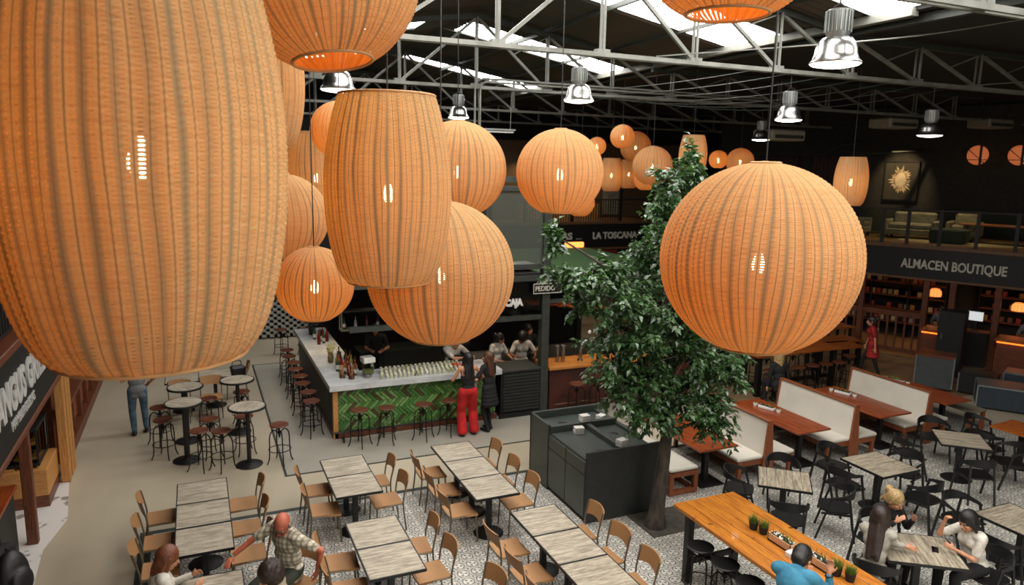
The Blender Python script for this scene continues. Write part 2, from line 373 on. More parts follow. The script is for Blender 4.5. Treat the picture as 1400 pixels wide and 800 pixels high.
def rattan(kind):
    """woven wicker: pale straw by daylight, orange where the bulb shines through between the doubled stakes"""
    k = NT('woven_wicker_'+kind); uv = k.node('TexCoord').outputs['UV']; sp = k.node('SeparateXYZ'); k.L(uv, sp.inputs[0]); u, v = sp.outputs[0], sp.outputs[1]
    oi = k.node('ObjectInfo'); rnd = oi.outputs['Random']
    nv = k.node('CombineXYZ'); k.L(k.M('MULTIPLY', u, 3.0), nv.inputs[0]); k.L(k.M('ADD', k.M('MULTIPLY', v, .35), k.M('MULTIPLY', rnd, 9)), nv.inputs[1]); wob = k.noise(nv.outputs[0], 3, 2)
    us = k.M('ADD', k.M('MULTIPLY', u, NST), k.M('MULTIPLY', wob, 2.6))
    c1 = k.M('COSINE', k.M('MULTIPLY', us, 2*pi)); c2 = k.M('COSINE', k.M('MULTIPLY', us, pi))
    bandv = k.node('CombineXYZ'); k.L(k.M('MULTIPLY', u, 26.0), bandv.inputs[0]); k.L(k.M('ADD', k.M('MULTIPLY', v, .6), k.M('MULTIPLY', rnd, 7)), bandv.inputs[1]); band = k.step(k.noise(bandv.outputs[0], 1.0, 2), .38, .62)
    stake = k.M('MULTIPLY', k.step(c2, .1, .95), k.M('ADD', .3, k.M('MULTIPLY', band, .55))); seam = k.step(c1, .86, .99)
    # per-row tone
    rv = k.node('CombineXYZ'); k.L(k.M('MULTIPLY', v, NRO*.9), rv.inputs[0]); k.L(k.M('MULTIPLY', u, 14), rv.inputs[1]); k.L(k.M('MULTIPLY', rnd, 20), rv.inputs[2]); rown = k.noise(rv.outputs[0], 1, 2, .7)
    big = k.noise(nv.outputs[0], 6, 3, .6)
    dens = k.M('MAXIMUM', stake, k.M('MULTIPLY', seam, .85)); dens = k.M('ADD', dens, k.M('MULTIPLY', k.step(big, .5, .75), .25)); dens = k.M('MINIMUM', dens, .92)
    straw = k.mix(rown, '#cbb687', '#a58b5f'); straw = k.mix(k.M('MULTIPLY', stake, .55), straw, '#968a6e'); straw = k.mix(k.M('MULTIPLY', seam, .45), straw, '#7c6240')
    df = k.node('BsdfDiffuse'); bf = k.node('NewGeometry').outputs['Backfacing']; k.set(df.inputs[0], k.mix(bf, straw, '#ff9a30'))  # inner faces given a brighter orange, bulb glow painted into the colour
    tcol = k.mix(k.M('MULTIPLY', dens, 1.0), (.76, .385, .075), (.13, .075, .035)); tcol = k.mix(k.M('MULTIPLY', k.step(rown, .5, .7), .35), tcol, (.45, .15, .03))
    tl = k.node('BsdfTranslucent'); k.set(tl.inputs[0], tcol)
    mx = k.node('MixShader'); mx.inputs[0].default_value = .45; k.L(df.outputs[0], mx.inputs[1]); k.L(tl.outputs[0], mx.inputs[2])
    # pinholes between the rows, beside the stakes
    rowp = k.M('ABSOLUTE', k.M('SINE', k.M('MULTIPLY', v, NRO*pi))); hole = k.M('MULTIPLY', k.step(rowp, .45, .15), k.step(k.M('ABSOLUTE', k.M('SINE', k.M('MULTIPLY', us, pi))), .75, .98))
    hole = k.M('MULTIPLY', hole, k.M('SUBTRACT', 1.0, stake))
    tp = k.node('BsdfTransparent'); m2 = k.node('MixShader'); k.L(k.M('MULTIPLY', hole, .8), m2.inputs[0]); k.L(mx.outputs[0], m2.inputs[1]); k.L(tp.outputs[0], m2.inputs[2])
    k.L(m2.outputs[0], k.out.inputs[0])
    k.n.remove(k.b); return k.m
NST = 76; NRO = 110
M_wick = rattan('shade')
def emis(name, c, s):
    k = NT(name); k.b.inputs['Base Color'].default_value = rgba(c); k.b.inputs['Emission Color'].default_value = rgba(c); k.b.inputs['Emission Strength'].default_value = s; return k.m
M_bulb = emis('warm_bulb', (1, .72, .42), BULB_E); M_lampglass = emis('lamp_glass', (1, .9, .72), LAMP_E)
M_sky = emis('translucent_roof_sheet', (1.0, .97, .95), SKY_E)
M_farglow = emis('small_glow', (1, .5, .18), 2.2)
# ================================================================== THE SETTING
def struct(name, mb, m, parent=None, **k):
    return mb.build(name, m, parent, kind=None if parent else 'structure', **k)
struct('floor', MB().span((-12, -9, -.2), (30, 30, -.012)), M_floor)
struct('floor_warm_zone', MB().span((11.2, 11.42, -.012), (30, 30, -.006)), M_warmfloor)
struct('floor_marble_strip', MB().prism([(-12, 4), (-2.15, 4), (-2.12, 9.5), (-2.2, 11.3), (-2.02, 12.2), (-2.2, 13.75), (-12, 13.75)], -.012, -.004), M_marble)
# penny mosaic apron around the bar, with its dark edging
ms = thing('floor_mosaic_apron', kind='structure')
MB().prism([(1.28, 12.63), (11.2, 12.63), (11.2, 14.2), (2.4, 14.2), (2.4, 20.3), (1.28, 20.3)], -.012, -.004).build('mosaic_field', M_mosaic, ms)
e = MB(); e.span((1.24, 12.59, -.012), (1.28, 20.34, -.002)); e.span((1.28, 12.59, -.012), (11.2, 12.63, -.002)); e.span((1.28, 20.3, -.012), (2.4, 20.34, -.002)); e.build('metal_edge', M_dgrey, ms)
# patterned cement tiles: 20 cm, single tiles where they show largest, the rest joined
tf = thing('floor_patterned_tiles', kind='structure')
X0, X1, Y0, Y1 = -.94, 15.8, 3.0, 11.3
MB().span((X0-.03, Y0, -.012), (X1, Y1+.02, -.0065)).build('grout_bed', M_dgrey, tf)
tb = MB().box((0, 0, -.004), (.1965, .1965, .007), ch=.0015); tile_me = tb.mesh('tile', M_tile, smooth=False)
cells = []
i0, i1 = int(math.ceil(X0/.2)), int(X1/.2)
for i in range(i0, i1):
    for j in range(int(Y0/.2), int(round(Y1/.2))):
        cx, cy = i*.2+.1, j*.2+.1
        ww, hh = .2, .2
        d = sqrt(cx*cx+cy*cy+29.7)
        ok = cy > 6.6 and cx < 5.4 and 7.6+abs(cx-2)*.05 < cy+1.2
        cells.append((d if ok else 99+d, cx, cy))
cells.sort()
for d, cx, cy in cells[:300]:
    o = link(bpy.data.objects.new('tile', tile_me)); o.parent = tf; o.location = (cx, cy, 0)
rb = MB()
for d, cx, cy in cells[300:]:
    x0, x1, y0, y1, z = cx-.0975, cx+.0975, cy-.0975, cy+.0975, -.0008
    rb.add([(x0, y0, z), (x1, y0, z), (x1, y1, z), (x0, y1, z), (x0-.001, y0-.001, -.007), (x1+.001, y0-.001, -.007), (x1+.001, y1+.001, -.007), (x0-.001, y1+.001, -.007)],
           [(0,1,2,3), (0,4,5,1), (1,5,6,2), (2,6,7,3), (3,7,4,0)])
rb.build('tile_field', M_tile, tf, kind='stuff', smooth=False)
# walls
struct('wall_left', MB().span((-5.2, -9, 0), (-5.0, 26, 7.3)), M_wallD)
struct('wall_back', MB().span((-5.2, 28.2, 0), (30, 28.4, 8.6)), M_wallD)
struct('wall_rear_light_shaper', MB().span((-5.2, -9.2, 0), (2, -9, 8)).span((2, -9.2, 6.2), (13, -9, 8)).span((13, -9.2, 0), (30, -9, 8)), M_wallD)  # unseen; added behind the camera, its opening placed to steer the daylight
struct('wall_right', MB().span((29.8, -9, 0), (30, 28.4, 8)), M_wallD)

# ------------------------------------------------------------------ roof: corrugated sheets, roof lights, trusses
def rz_(x):
    if x <= 5.3: return 8.47 - .155*(5.3-x)
    if x <= 9.45: return 8.47 - .155*(x-5.3)
    return 7.72
strips = [(-6.4, -5.0), (-2.6, -1.2), (.9, 2.3), (3.9, 5.3), (6.9, 8.3), (10.2, 11.6), (15.2, 16.3), (19.8, 20.9)]
M_sheet = mat('weathered_roof_sheet', '#4b3f33', .7, 0, '#363a31', sc=.8, stretch=(2, .5, 1), kind='World')
def corr(y0, y1, xa, xb):
    m = MB(); n = max(2, int((y1-y0)/.05)); vs = []
    for i in range(n+1):
        y = y0+(y1-y0)*i/n; dz = .02*cos(y/.2*2*pi)
        for x in (xa, xb): vs.append((x, y, rz_(x)+dz+.06))
    m.add(vs, [(2*i, 2*i+1, 2*i+3, 2*i+2) for i in range(n)]); return m
cur = -9.0
for a, b in strips + [(28.4, 28.4)]:
    struct('ceiling', corr(cur, a, 5.3, 9.5), M_sheet); struct('ceiling', corr(cur, a, 5.3, -5.2), M_sheet)
    if a < 28:
        struct('ceiling', corr(a, b, 4.7, 5.3), M_sheet); struct('ceiling', corr(a, b, 5.3, 5.62), M_sheet)
        struct('ceiling', corr(a, b, -5.2, 1.0), M_sheet)
        for xa, xb in ((5.62, 9.46), (1.0, 4.7)):
            m = MB(); m.add([(xa, a, rz_(xa)+.07), (xb, a, rz_(xb)+.07), (xb, b, rz_(xb)+.07), (xa, b, rz_(xa)+.07)], [(0,1,2,3)])
            n_ = 'window_%d' % (len([o for o in bpy.data.objects if o.name.startswith('window_')])+1)
            struct(n_, m, M_sky, smooth=False)
    cur = b
struct('ceiling_right_bay', MB().span((9.5, -9, 7.74), (30, 28.4, 7.8)), M_wallD)
struct('trim_1', MB().span((9.42, 7.6, 7.66), (9.56, 28, 7.78)).span((9.42, -9, 7.66), (9.56, 6.0, 7.78)), M_steelw)
struct('trim_2', MB().span((9.7, -9, 7.6), (9.82, 28, 7.72)), M_dgrey)
# purlins under the sheets, along the building
for k_, x in enumerate((-2.4, -.8, .7, 2.2, 3.7, 6.85, 8.4)):
    struct('trim_%d' % (k_+3), MB().span((x-.03, -9, rz_(x)-.06), (x+.03, 28, rz_(x)+.03)), M_dgrey)
def truss(y):
    t = thing('roof_truss', kind='structure', loc=(0, y, 0))
    for s_ in (-.05, .05):
        MB().bar((-5, s_, 7.0), (20.5, s_, 7.0), .045, .06).build('bottom_chord', M_steelw, t)
    for xa, xb in ((-5, 5.3), (5.3, 9.45)):
        MB().bar((xa, 0, rz_(xa)-.1), (xb, 0, rz_(xb)-.1), .1, .09).build('top_chord', M_dgrey, t)
    MB().bar((9.45, 0, 7.62), (20.5, 0, 7.62), .1, .09).build('top_chord', M_dgrey, t)
    nodes = [-4.1+1.567*i for i in range(16)]
    for i, x in enumerate(nodes):
        zt = min(rz_(x), 8.6)-.12 if x < 9.6 else 7.6
        for s_ in (-.045, .045): MB().bar((x, s_, 7.0), (x, s_, zt), .03, .03).build('vertical', M_steelw, t)
        MB().box((x, 0, 7.03), (.2, .11, .09)).build('gusset', M_steelw, t)
        if i+1 < len(nodes):
            x2 = nodes[i+1]; z2 = rz_(x2)-.14 if x2 < 9.6 else 7.58
            if x >= 5.2: MB().bar((x2, 0, 7.02), (x, 0, zt), .05, .05).build('diagonal', M_steelw, t)
            else: MB().bar((x, 0, 7.02), (x2, 0, z2), .05, .05).build('diagonal', M_steelw, t)
            if x >= 5.2: MB().bar(((x+x2)/2, .02, (7.02+zt)/2), (x2, .02, z2), .02, .02).build('strut', M_steelw, t)
    return t
for y in (4.8, 9.1, 14.0, 19.3, 24.2): truss(y)
# slack cables strung between two trusses
cb = thing('cable_bundle', 'thin pale cables hanging slack between the two middle roof trusses', 'cable', (0, 0, 0))
for i in range(7):
    x0 = 8.0+i*.75; x1 = 5.6+i*.55
    pts = [(x0+(x1-x0)*t/10, 9.15+4.85*t/10, 6.98-(.14+.03*i)*4*(t/10)*(1-t/10)) for t in range(11)]
    MB().tube(pts, .006, 5).build('cable', M_dgrey, cb)
tag(MB().tube(spline([(6.2, 9.1, 7.05), (9.5, 7.9, 7.4), (11.2, 7.2, 7.7)]), .01, 5).build('stay_wire', M_steelw), 'single straight wire rising from the truss towards the right bay', 'wire')
tag(MB().tube(spline([(12.0, 9.1, 6.95), (15.5, 8.8, 7.3), (19.5, 8.5, 7.7)]), .01, 5).build('stay_wire', M_steelw), 'long thin wire crossing the dark roof at the far right', 'wire')
# conduits
cd = MB(); cd.tube([(5.33, 13.85, 6.0), (5.33, 13.85, 6.95), (5.36, 13.85, 7.06), (5.45, 13.85, 7.1), (12.5, 13.85, 7.1)], .022, 6)
cd.tube([(5.22, 13.85, 6.0), (5.22, 13.85, 7.02), (5.27, 13.85, 7.12), (5.4, 13.85, 7.16), (12.5, 13.85, 7.16)], .022, 6)
tag(cd.build('conduit_pipe', M_steelw), 'pair of pale conduits bending from a vertical drop onto the second truss', 'pipe')
pp = MB(); pp.tube([(14.0, 19.0, 5.95), (19.9, 19.0, 6.1), (20.7, 19.0, 6.45), (30, 19.0, 6.95)], .05, 8)
tag(pp.build('ceiling_pipe', M_dgrey), 'long dark pipe with a raised offset, high over the upper right floor', 'pipe')
pp = MB(); pp.tube([(20.2, 17.8, 6.1), (29, 15.6, 6.5)], .04, 8)
tag(pp.build('ceiling_pipe', M_dgrey), 'second straight pipe below the offset pipe, upper right', 'pipe')
tb_ = thing('tube_light', 'unlit white tube lamp hanging behind the round lanterns, under the second truss', 'lamp', (5.75, 14.1, 6.2))
MB().box((0, 0, 0), (.9, .09, .035)).build('housing', M_housing, tb_); MB().cyl((-.42, 0, -.045), (.42, 0, -.045), .018, 8).build('tube', M_white, tb_)
for s_ in (-.35, .35): MB().tube([(s_, 0, .01), (s_*1.05, 0, .8)], .006, 5).build('hanger', M_steelw, tb_)
for x, z_, lb in ((13.6, 6.35, 'cream ceiling air unit left of the far industrial lamps'), (17.6, 6.8, 'cream ceiling air unit right of the far industrial lamp'), (21.6, 6.95, 'cream ceiling air unit at the far upper right corner')):
    a = thing('air_unit', lb, 'air conditioner', (x, 14.4, z_), 0, 'air units under the dark roof')
    MB().box((0, 0, 0), (1.1, .7, .26), ch=.04).build('casing', mat('cream_casing', '#8d8674', .6) if 'cream_casing' not in bpy.data.materials else bpy.data.materials['cream_casing'], a)
    MB().box((0, -.36, -.04), (.9, .03, .08)).build('grille', M_dgrey, a)
    for s_ in (-.4, .4): MB().tube([(s_, 0, .12), (s_, 0, 7.72-z_)], .01, 5).build('hanger', M_dgrey, a)

# ------------------------------------------------------------------ left building
lb = thing('wall_grill_front', kind='structure')
MB().span((-2.1, -2, 2.32), (-1.95, 20.5, 3.28)).build('fascia', M_signblack, lb)
MB().span((-2.16, -2, 2.24), (-1.93, 20.5, 2.32), ch=.01).build('lower_edge', M_redwood, lb)
MB().span((-5.0, -2, 3.28), (-1.93, 20.5, 3.38), ch=.01).build('upper_floor_edge', M_redwood, lb)
MB().span((-5.0, -2, 3.38), (-2.35, 20.5, 3.44)).build('upper_floor', M_warmfloor, lb)
MB().span((-5.0, 14.6, 0), (-2.5, 20.2, 2.3)).build('panelled_wall', M_redwood, lb)
MB().span((-5.0, 11.5, 0), (-3.6, 14.6, 2.3)).build('inner_wall', M_wallD, lb)
MB().span((-3.7, -2, 0), (-3.5, 11.5, 2.3)).build('inner_wall', M_wallD, lb)
for y in (11.55,): MB().span((-2.42, y-.06, 0), (-2.28, y+.06, 2.24), ch=.01).build('dark_post', M_redwood_v, lb)
for y in (13.75, 14.05, 14.3): MB().span((-2.3, y-.07, 0), (-2.16, y+.07, 2.24), ch=.01).build('pine_post', M_pine_v, lb)
MB().span((-2.5, 14.6, 0), (-2.28, 20.2, .22), ch=.01).build('plinth', M_redwood, lb)
MB().span((-2.5, 14.6, .95), (-2.26, 20.2, 1.03), ch=.01).build('ledge', M_redwood, lb)
for k_ in range(6):
    y = 14.9+k_*.92
    MB().span((-2.5, y, .28), (-2.4, y+.8, .9), ch=.02).build('panel', M_mahog, lb)
    MB().span((-2.5, y-.1, .22), (-2.33, y-.02, .95)).build('stile', M_redwood, lb)
for k_, y in enumerate((15.6, 16.7, 17.8, 18.9)):
    g = thing('wine_glass', 'upturned clear glass on the dark red ledge at the left wall', 'glass', (-2.38, y, 1.03), 0, 'glasses on the left ledge')
    MB().lathe([(.04, 0), (.045, .1), (.03, .16), (.03, .0)], 12, cap=False).build('bowl', M_glass, g)
text('sign_letters', 'ANGUS GRILL', .50, M_letterdim, (-1.945, 8.5, 2.70), (R(90), 0, R(90)), .02, lb, fit=2.62, bold=.02)
text('sign_letters', 'HAMBURGUESAS', .17, M_letterdim, (-1.945, 9.1, 2.48), (R(90), 0, R(90)), .01, lb, fit=1.25)
for sgn, y in ((1, 0),): pass
rl = thing('balustrade', 'dark balustrade with close square bars above the grill sign', 'railing', (-2.05, 0, 3.38))
MB().bar((0, 2, 1.0), (0, 20, 1.0), .06, .05).build('top_rail', M_black, rl)
MB().bar((0, 2, .1), (0, 20, .1), .05, .03).build('bottom_rail', M_black, rl)
bm_ = MB().box((0, 0, .52), (.045, .045, .86)).mesh('bar', M_black, smooth=False)
for k_ in range(60):
    o = link(bpy.data.objects.new('bar', bm_)); o.parent = rl; o.location = (0, 7.0+k_*.13, 0)
for k_ in range(5): MB().box((0, 0, .5), (.09, .09, 1.0)).build('post', M_dgrey, rl, loc=(0, 7.0+k_*1.95, 0))
for k_ in range(5):   # pale timber uprights far behind the balustrade
    MB().span((-4.4, 8.4+k_*.35, 3.44), (-4.3, 8.5+k_*.35, 6.4)).build('timber_upright', M_pine, lb)
# pastry counter and display
pc = thing('pine_counter', 'pine counter with dark plinth under the glass pastry case', 'counter', (-2.33, 12.78, -.004))
MB().span((-1.2, 0, .18), (0, .98, .62), ch=.012).build('body', M_pine, pc); MB().span((-1.2, .0, 0), (-.0, .98, .18)).build('plinth', M_redwood, pc)
MB().span((-1.25, .02, .62), (-.45, .96, .66)).build('worktop', M_pine, pc)
dc = thing('pastry_display', 'black framed glass pastry case on the pine counter, left wall', 'display case', (-2.55, 12.86, .66))
for z_ in (0.0, .56): MB().span((-.6, 0, z_), (.12, .86, z_+.05), ch=.008).build('frame', M_black, dc)
for px_, py_ in ((-.58, .02), (.1, .02), (-.58, .84), (.1, .84)): MB().span((px_-.015, py_-.015, .05), (px_+.015, py_+.015, .56)).build('post', M_black, dc)
MB().span((.1, .03, .05), (.106, .83, .56)).build('glass_front', M_glass, dc); MB().span((-.56, .01, .05), (.09, .016, .56)).build('glass_side', M_glass, dc)
MB().span((-.56, .03, .28), (.08, .83, .295)).build('shelf', M_glass, dc)
M_pastry = mat('golden_pastry', '#c28a3e', .6, 0, '#8e5a22', sc=30)
for k_ in range(10):
    tag(MB().ell((-2.75+.22*(k_ % 2), 13.0+.155*(k_//2), .745 if 1 else 0), (.075, .05, .033), 10, 6).build('pastry', M_pastry), 'small golden pastry on the bottom of the glass case', 'pastry', 'pastries in the display case')
for k_ in range(8):
    tag(MB().ell((-2.75+.22*(k_ % 2), 13.0+.18*(k_//2), .988), (.075, .05, .033), 10, 6).build('pastry', M_pastry), 'small golden pastry on the glass shelf of the case', 'pastry', 'pastries on the case shelf')
# open till counter nearer the camera
tc = thing('till_counter', 'dark counter with an orange wood top behind the bottom left man', 'counter', (-3.45, 10.2, -.004))
MB().span((0, 0, 0), (.95, 1.2, .92)).build('body', M_dark, tc); MB().span((-.03, -.03, .92), (1.0, 1.23, .97), ch=.01).build('worktop', M_mahog, tc)

# ------------------------------------------------------------------ far lattice wall of pale blocks
lw = thing('wall_lattice', kind='structure')
MB().span((-1.9, 23.45, 0), (4.5, 23.6, 1.25)).build('dark_backing', M_black, lw)
bl = MB().box((0, 0, 0), (.135, .14, .085), ch=.008).mesh('block', mat('pale_grey_block', '#a5a397', .7, 0, '#85837a'), smooth=False)
nb = 0
for j in range(13):
    for i in range(26):
        if nb >= 295: break
        x = -1.7+i*.235+(.1175 if j % 2 else 0)
        if x > 4.3 or x < .35: continue
        o = link(bpy.data.objects.new('block', bl)); o.parent = lw; o.location = (x, 23.36, .08+j*.092); nb += 1
MB().span((-1.9, 23.28, 1.25), (4.5, 23.6, 1.32)).build('coping', M_dark, lw)
struct('wall_far_left', MB().span((-5, 26.2, 0), (8, 26.4, 7)), M_wallD)

# ------------------------------------------------------------------ back building: second shop row
bk = thing('wall_back_shops', kind='structure')
MB().span((7, 24.8, 2.36), (17.5, 25.0, 3.3)).build('fascia', M_signblack, bk)
MB().span((7, 24.76, 2.3), (17.5, 25.0, 2.37)).build('lower_edge', M_copper, bk); MB().span((7, 24.76, 3.3), (17.5, 28.2, 3.4)).build('upper_floor_edge', M_copper, bk)
MB().span((7, 26.9, 3.4), (21, 27.1, 6.5)).build('upper_wall', mat('brown_upper_wall', '#5c4730', .8), bk)
MB().span((7, 26.6, 0), (17.5, 26.8, 2.3)).build('shop_back', M_wallD, bk); MB().bar((16.95, 20.6, 1.65), (17.45, 25, 1.65), .12, 3.3).build('return_wall', M_wallD, bk)
text('sign_letters', 'LA TOSCANA', .36, M_letter, (14.33, 24.79, 2.72), (R(90), 0, 0), .02, bk, fit=2.05, bold=.012)
text('sign_letters', 'LAS', .36, M_letter, (12.75, 24.79, 2.72), (R(90), 0, 0), .02, bk, fit=.66, bold=.012)
MB().span((13.6, 24.78, 2.72), (13.85, 24.79, 2.74)).build('thin_mark', M_letterdim, bk)
tag(MB().span((10.3, 19.42, 3.05), (10.95, 19.52, 3.22), ch=.03).build('neon_sign', emis('neon_orange', (1, .25, .05), 2.5)), 'small glowing orange neon bar at the back edge of the green turf roof', 'sign')
tag(MB().span((14.2, 24.62, 1.7), (15.4, 24.74, 2.28)).build('shop_banner', mat('dark_red_banner', '#5e1712', .7)), 'dark red banner hanging under the fascia beside the neon sign', 'banner')
pst = thing('wall_poster', 'pale menu poster with small text rows on the upper back floor', 'poster', (16.35, 26.85, 4.05))
MB().box((0, 0, 0), (.8, .02, 1.05)).build('sheet', mat('poster_paper', '#8f8b7a', .7), pst)
pr_ = MB()
for k_ in range(9): pr_.box((.02, -.012, .28-k_*.085), (.34-(k_ % 3)*.05, .002, .025))
pr_.build('print', mat('poster_print', '#55503f', .7), pst)
rl2 = thing('railing', 'thin barred railing along the upper back floor above the sign', 'railing', (0, 24.85, 3.4))
MB().bar((8.5, 0, .85), (21, 0, .85), .05, .04).build('top_rail', M_black, rl2)
b2 = MB().box((0, 0, .42), (.025, .025, .84)).mesh('bar', M_black, smooth=False)
for k_ in range(38):
    o = link(bpy.data.objects.new('bar', b2)); o.parent = rl2; o.location = (11.4+k_*.11, 0, 0)
for x in (11.4, 13.4, 15.6): MB().box((0, 0, .5), (.1, .08, 1.5)).build('post', M_black, rl2, loc=(x, 0, .1))
MB().span((12.0, 26.5, 3.4), (15.6, 26.8, 4.0)).build('lit_wall_panel', mat('warm_lit_board', '#b98c52', .7), bk)

# ------------------------------------------------------------------ right building (turned): local frame, x along the front, y inwards
RBm = Matrix.Translation((19, 16.02, 0)) @ Matrix.Rotation(atan2(-.9056, .424), 4, 'Z')
def RB(o): o.matrix_world = RBm; return o
def rbx(s, d, z): return RBm @ Vector((s, d, z))
RBz = atan2(-.9056, .424)
rb_ = thing('wall_boutique_front', kind='structure'); RB(rb_)
MB().span((-5, -.1, 2.44), (12, .1, 3.3)).build('fascia', M_signblack, rb_)
MB().span((-5, -.13, 2.38), (12, .12, 2.44)).build('lower_edge', M_copper, rb_); MB().span((-5, -.16, 3.3), (12, 7.5, 3.4)).build('upper_floor_edge', M_copper, rb_)
MB().span((-5, .2, 3.4), (12, 7.5, 3.42)).build('upper_floor', mat('upper_timber_floor', '#77582f', .5, 0, '#5f4526', sc=2, stretch=(.5, 6, 1)), rb_)
MB().span((-7, 4.1, 3.4), (12, 4.3, 7.7)).build('upper_wall', mat('dark_olive_wall', '#2d2a20', .8, 0, '#232118'), rb_)
MB().span((-5, 3.4, 0), (12, 3.6, 3.3)).build('shop_back', M_wallD, rb_)
MB().span((-5, .1, 0), (-1.9, .25, 2.4)).build('closed_front', mat('brown_shopfront', '#33241a', .7), rb_)
for s_ in (-1.75, 0.0, 1.76, 2.44, 3.55, 6.2, 9): MB().span((s_-.08, -.08, 0), (s_+.08, .08, 2.38), ch=.01).build('timber_post', M_redwood_v, rb_)
fs = MB(); fs.span((-1.7, -.03, 1.2), (1.68, .03, 1.36)); fs.span((-1.7, -.03, .1), (1.68, .03, .22)); fs.build('fence_rail', M_redwood, rb_)
for k_ in range(14): MB().span((-1.62+k_*.24, -.025, .22), (-1.57+k_*.24, .025, 1.2)).build('baluster', M_redwood, rb_)
t_ = text('sign_letters', 'ALMACEN BOUTIQUE', .375, M_letter, (1.03, -.115, 2.72), (R(90), 0, 0), .02, rb_, fit=2.66, bold=.008)
# upper glass balustrade
gb = thing('glass_balustrade', 'glass balustrade with black posts above the boutique sign', 'railing'); RB(gb)
for s_ in (-2.2, -1.0, .39, 1.08, 1.93, 2.85, 3.78, 4.75, 5.8): MB().span((s_-.045, -.03, 3.4), (s_+.045, .04, 4.45)).build('post', M_black, gb)
MB().span((-2.2, -.01, 4.4), (5.8, .02, 4.44)).build('top_rail', M_black, gb)
pn = [-2.2, -1.0, .39, 1.08, 1.93, 2.85, 3.78, 4.75, 5.8]
for a, b in zip(pn, pn[1:]): MB().span((a+.05, 0, 3.5), (b-.05, .008, 4.38)).build('glass_panel', M_glass, gb)
# ---- upper floor furniture
art = thing('sunburst_picture', 'dark square picture of a pale radiating flower on the upper right wall', 'picture'); art.matrix_world = RBm @ Matrix.Translation((-.22, 4.06, 5.22))
MB().box((0, 0, 0), (1.02, .05, 1.28)).build('canvas', mat('dark_canvas', '#3a3627', .8), art)
fr = MB()
for sx in (-1, 1): fr.box((sx*.53, -.01, 0), (.05, .08, 1.36)); fr.box((0, -.01, sx*.66), (1.1, .08, .05))
fr.build('frame', M_black, art)
M_petal = mat('pale_petal', '#c9b48e', .7, 0, '#8f7a58', sc=6)
MB().ell((0, -.04, .02), (.17, .02, .26), 20, 8).build('flower_centre', mat('pale_cream_heart', '#cdbb96', .7), art)
pt = MB()
for k_ in range(26):
    a = 2*pi*k_/26+random.uniform(-.05, .05); L_ = random.uniform(.3, .48)
    ca, sa = cos(a), sin(a)
    p0 = Vector((ca*.16, -.032, .02+sa*.25)); p1 = Vector((ca*L_*.98, -.03, .02+sa*L_*1.15)); q = Vector((-sa, 0, ca))*.035; m_ = (p0+p1)/2
    pt.add([p0-q*.5, m_-q, p1, m_+q, p0+q*.5, m_+Vector((0, -.015, 0))], [(0,1,5), (1,2,5), (2,3,5), (3,4,5), (4,0,5)])
pt.build('petals', M_petal, art)
def sofa(loc, rz, L_, label, m_, grp=None):
    t = thing('sofa', label, 'sofa', loc, rz, grp)
    MB().box((0, 0, .22), (L_, .85, .2), ch=.03).build('base', m_, t); n = max(1, int(L_/.8))
    for i in range(n):
        x = -L_/2+.12+(L_-.24)*(i+.5)/n
        MB().box((x, -.04, .4), ((L_-.26)/n, .7, .18), ch=.05).build('seat_cushion', m_, t)
        MB().box((x, .3, .62), ((L_-.26)/n, .2, .42), ch=.06).build('back_cushion', m_, t)
    for s_ in (-1, 1): MB().box((s_*(L_/2-.06), 0, .38), (.14, .85, .42), ch=.04).build('armrest', m_, t)
    for a in (-1, 1):
        for b in (-1, 1): MB().box((a*(L_/2-.1), b*.34, .06), (.06, .06, .12)).build('leg', M_black, t)
    return t
M_sofa = mat('cream_sofa_cloth', '#8f8468', .85, 0, '#7a7058'); 
p = rbx(.75, 2.0, 3.42); sofa(p, RBz, 1.5, 'cream two-seat sofa behind the glass balustrade, under the picture', M_sofa)
p = rbx(-.9, 1.6, 3.42); sofa(p, RBz+R(90), .95, 'cream armchair left of the upstairs sofa', M_sofa)
p = rbx(2.1, 2.6, 3.42); sofa(p, RBz, .9, 'small cream armchair right of the upstairs sofa', M_sofa)
ot = thing('ottoman', 'dark green upholstered ottoman in front of the upstairs sofa', 'ottoman', rbx(2.0, .95, 3.42), RBz)
MB().box((0, 0, .24), (.95, .7, .4), ch=.04).build('body', mat('dark_green_cloth_seat', '#34392a', .85), ot); MB().box((0, 0, .02), (.85, .6, .04)).build('base', M_black, ot)
lt = thing('low_table', 'long low timber table upstairs behind the ottoman', 'table', rbx(3.2, 1.9, 3.42), RBz)
MB().box((0, 0, .56), (2.2, .7, .05), ch=.01).build('tabletop', M_high2, lt)
for a in (-1, 1):
    for b in (-1, 1): MB().box((a*.95, b*.26, .27), (.05, .05, .54)).build('leg', M_redwood, lt)
rug = tag(MB().ell((0, 0, 0), (1.7, .9, .012), 32, 6).build('rug', mat('beige_rug', '#9a8a60', .9), loc=rbx(2.2, 1.3, 3.43), rz=RBz), 'pale oval rug on the upstairs timber floor', 'rug')
# round wall lamps upstairs
for s_, l_ in ((2.0, 'round orange glowing lamp behind the pipes, left of the two upstairs'), (3.12, 'round orange glowing lamp at the right frame edge upstairs')):
    a = thing('round_wall_lamp', l_, 'lamp'); a.matrix_world = RBm @ Matrix.Translation((s_, 3.9, 6.1))
    MB().ell((0, 0, 0), (.31, .12, .31), 20, 12).build('shade', emis('orange_wicker_glow', (.9, .24, .08), .32) if s_ < 3 else bpy.data.materials['orange_wicker_glow'], a)
    g_ = MB(); g_.bar((-.3, -.13, .22), (.25, -.13, -.28), .05, .02); g_.bar((-.32, -.13, -.15), (.32, -.13, -.15), .04, .02); g_.bar((.1, -.13, -.3), (.1, -.13, .3), .07, .02)
    g_.build('bracket', M_black, a); MB().cyl((0, 0, .3), (0, 0, 1.6), .01, 5).build('hanger', M_black, a)
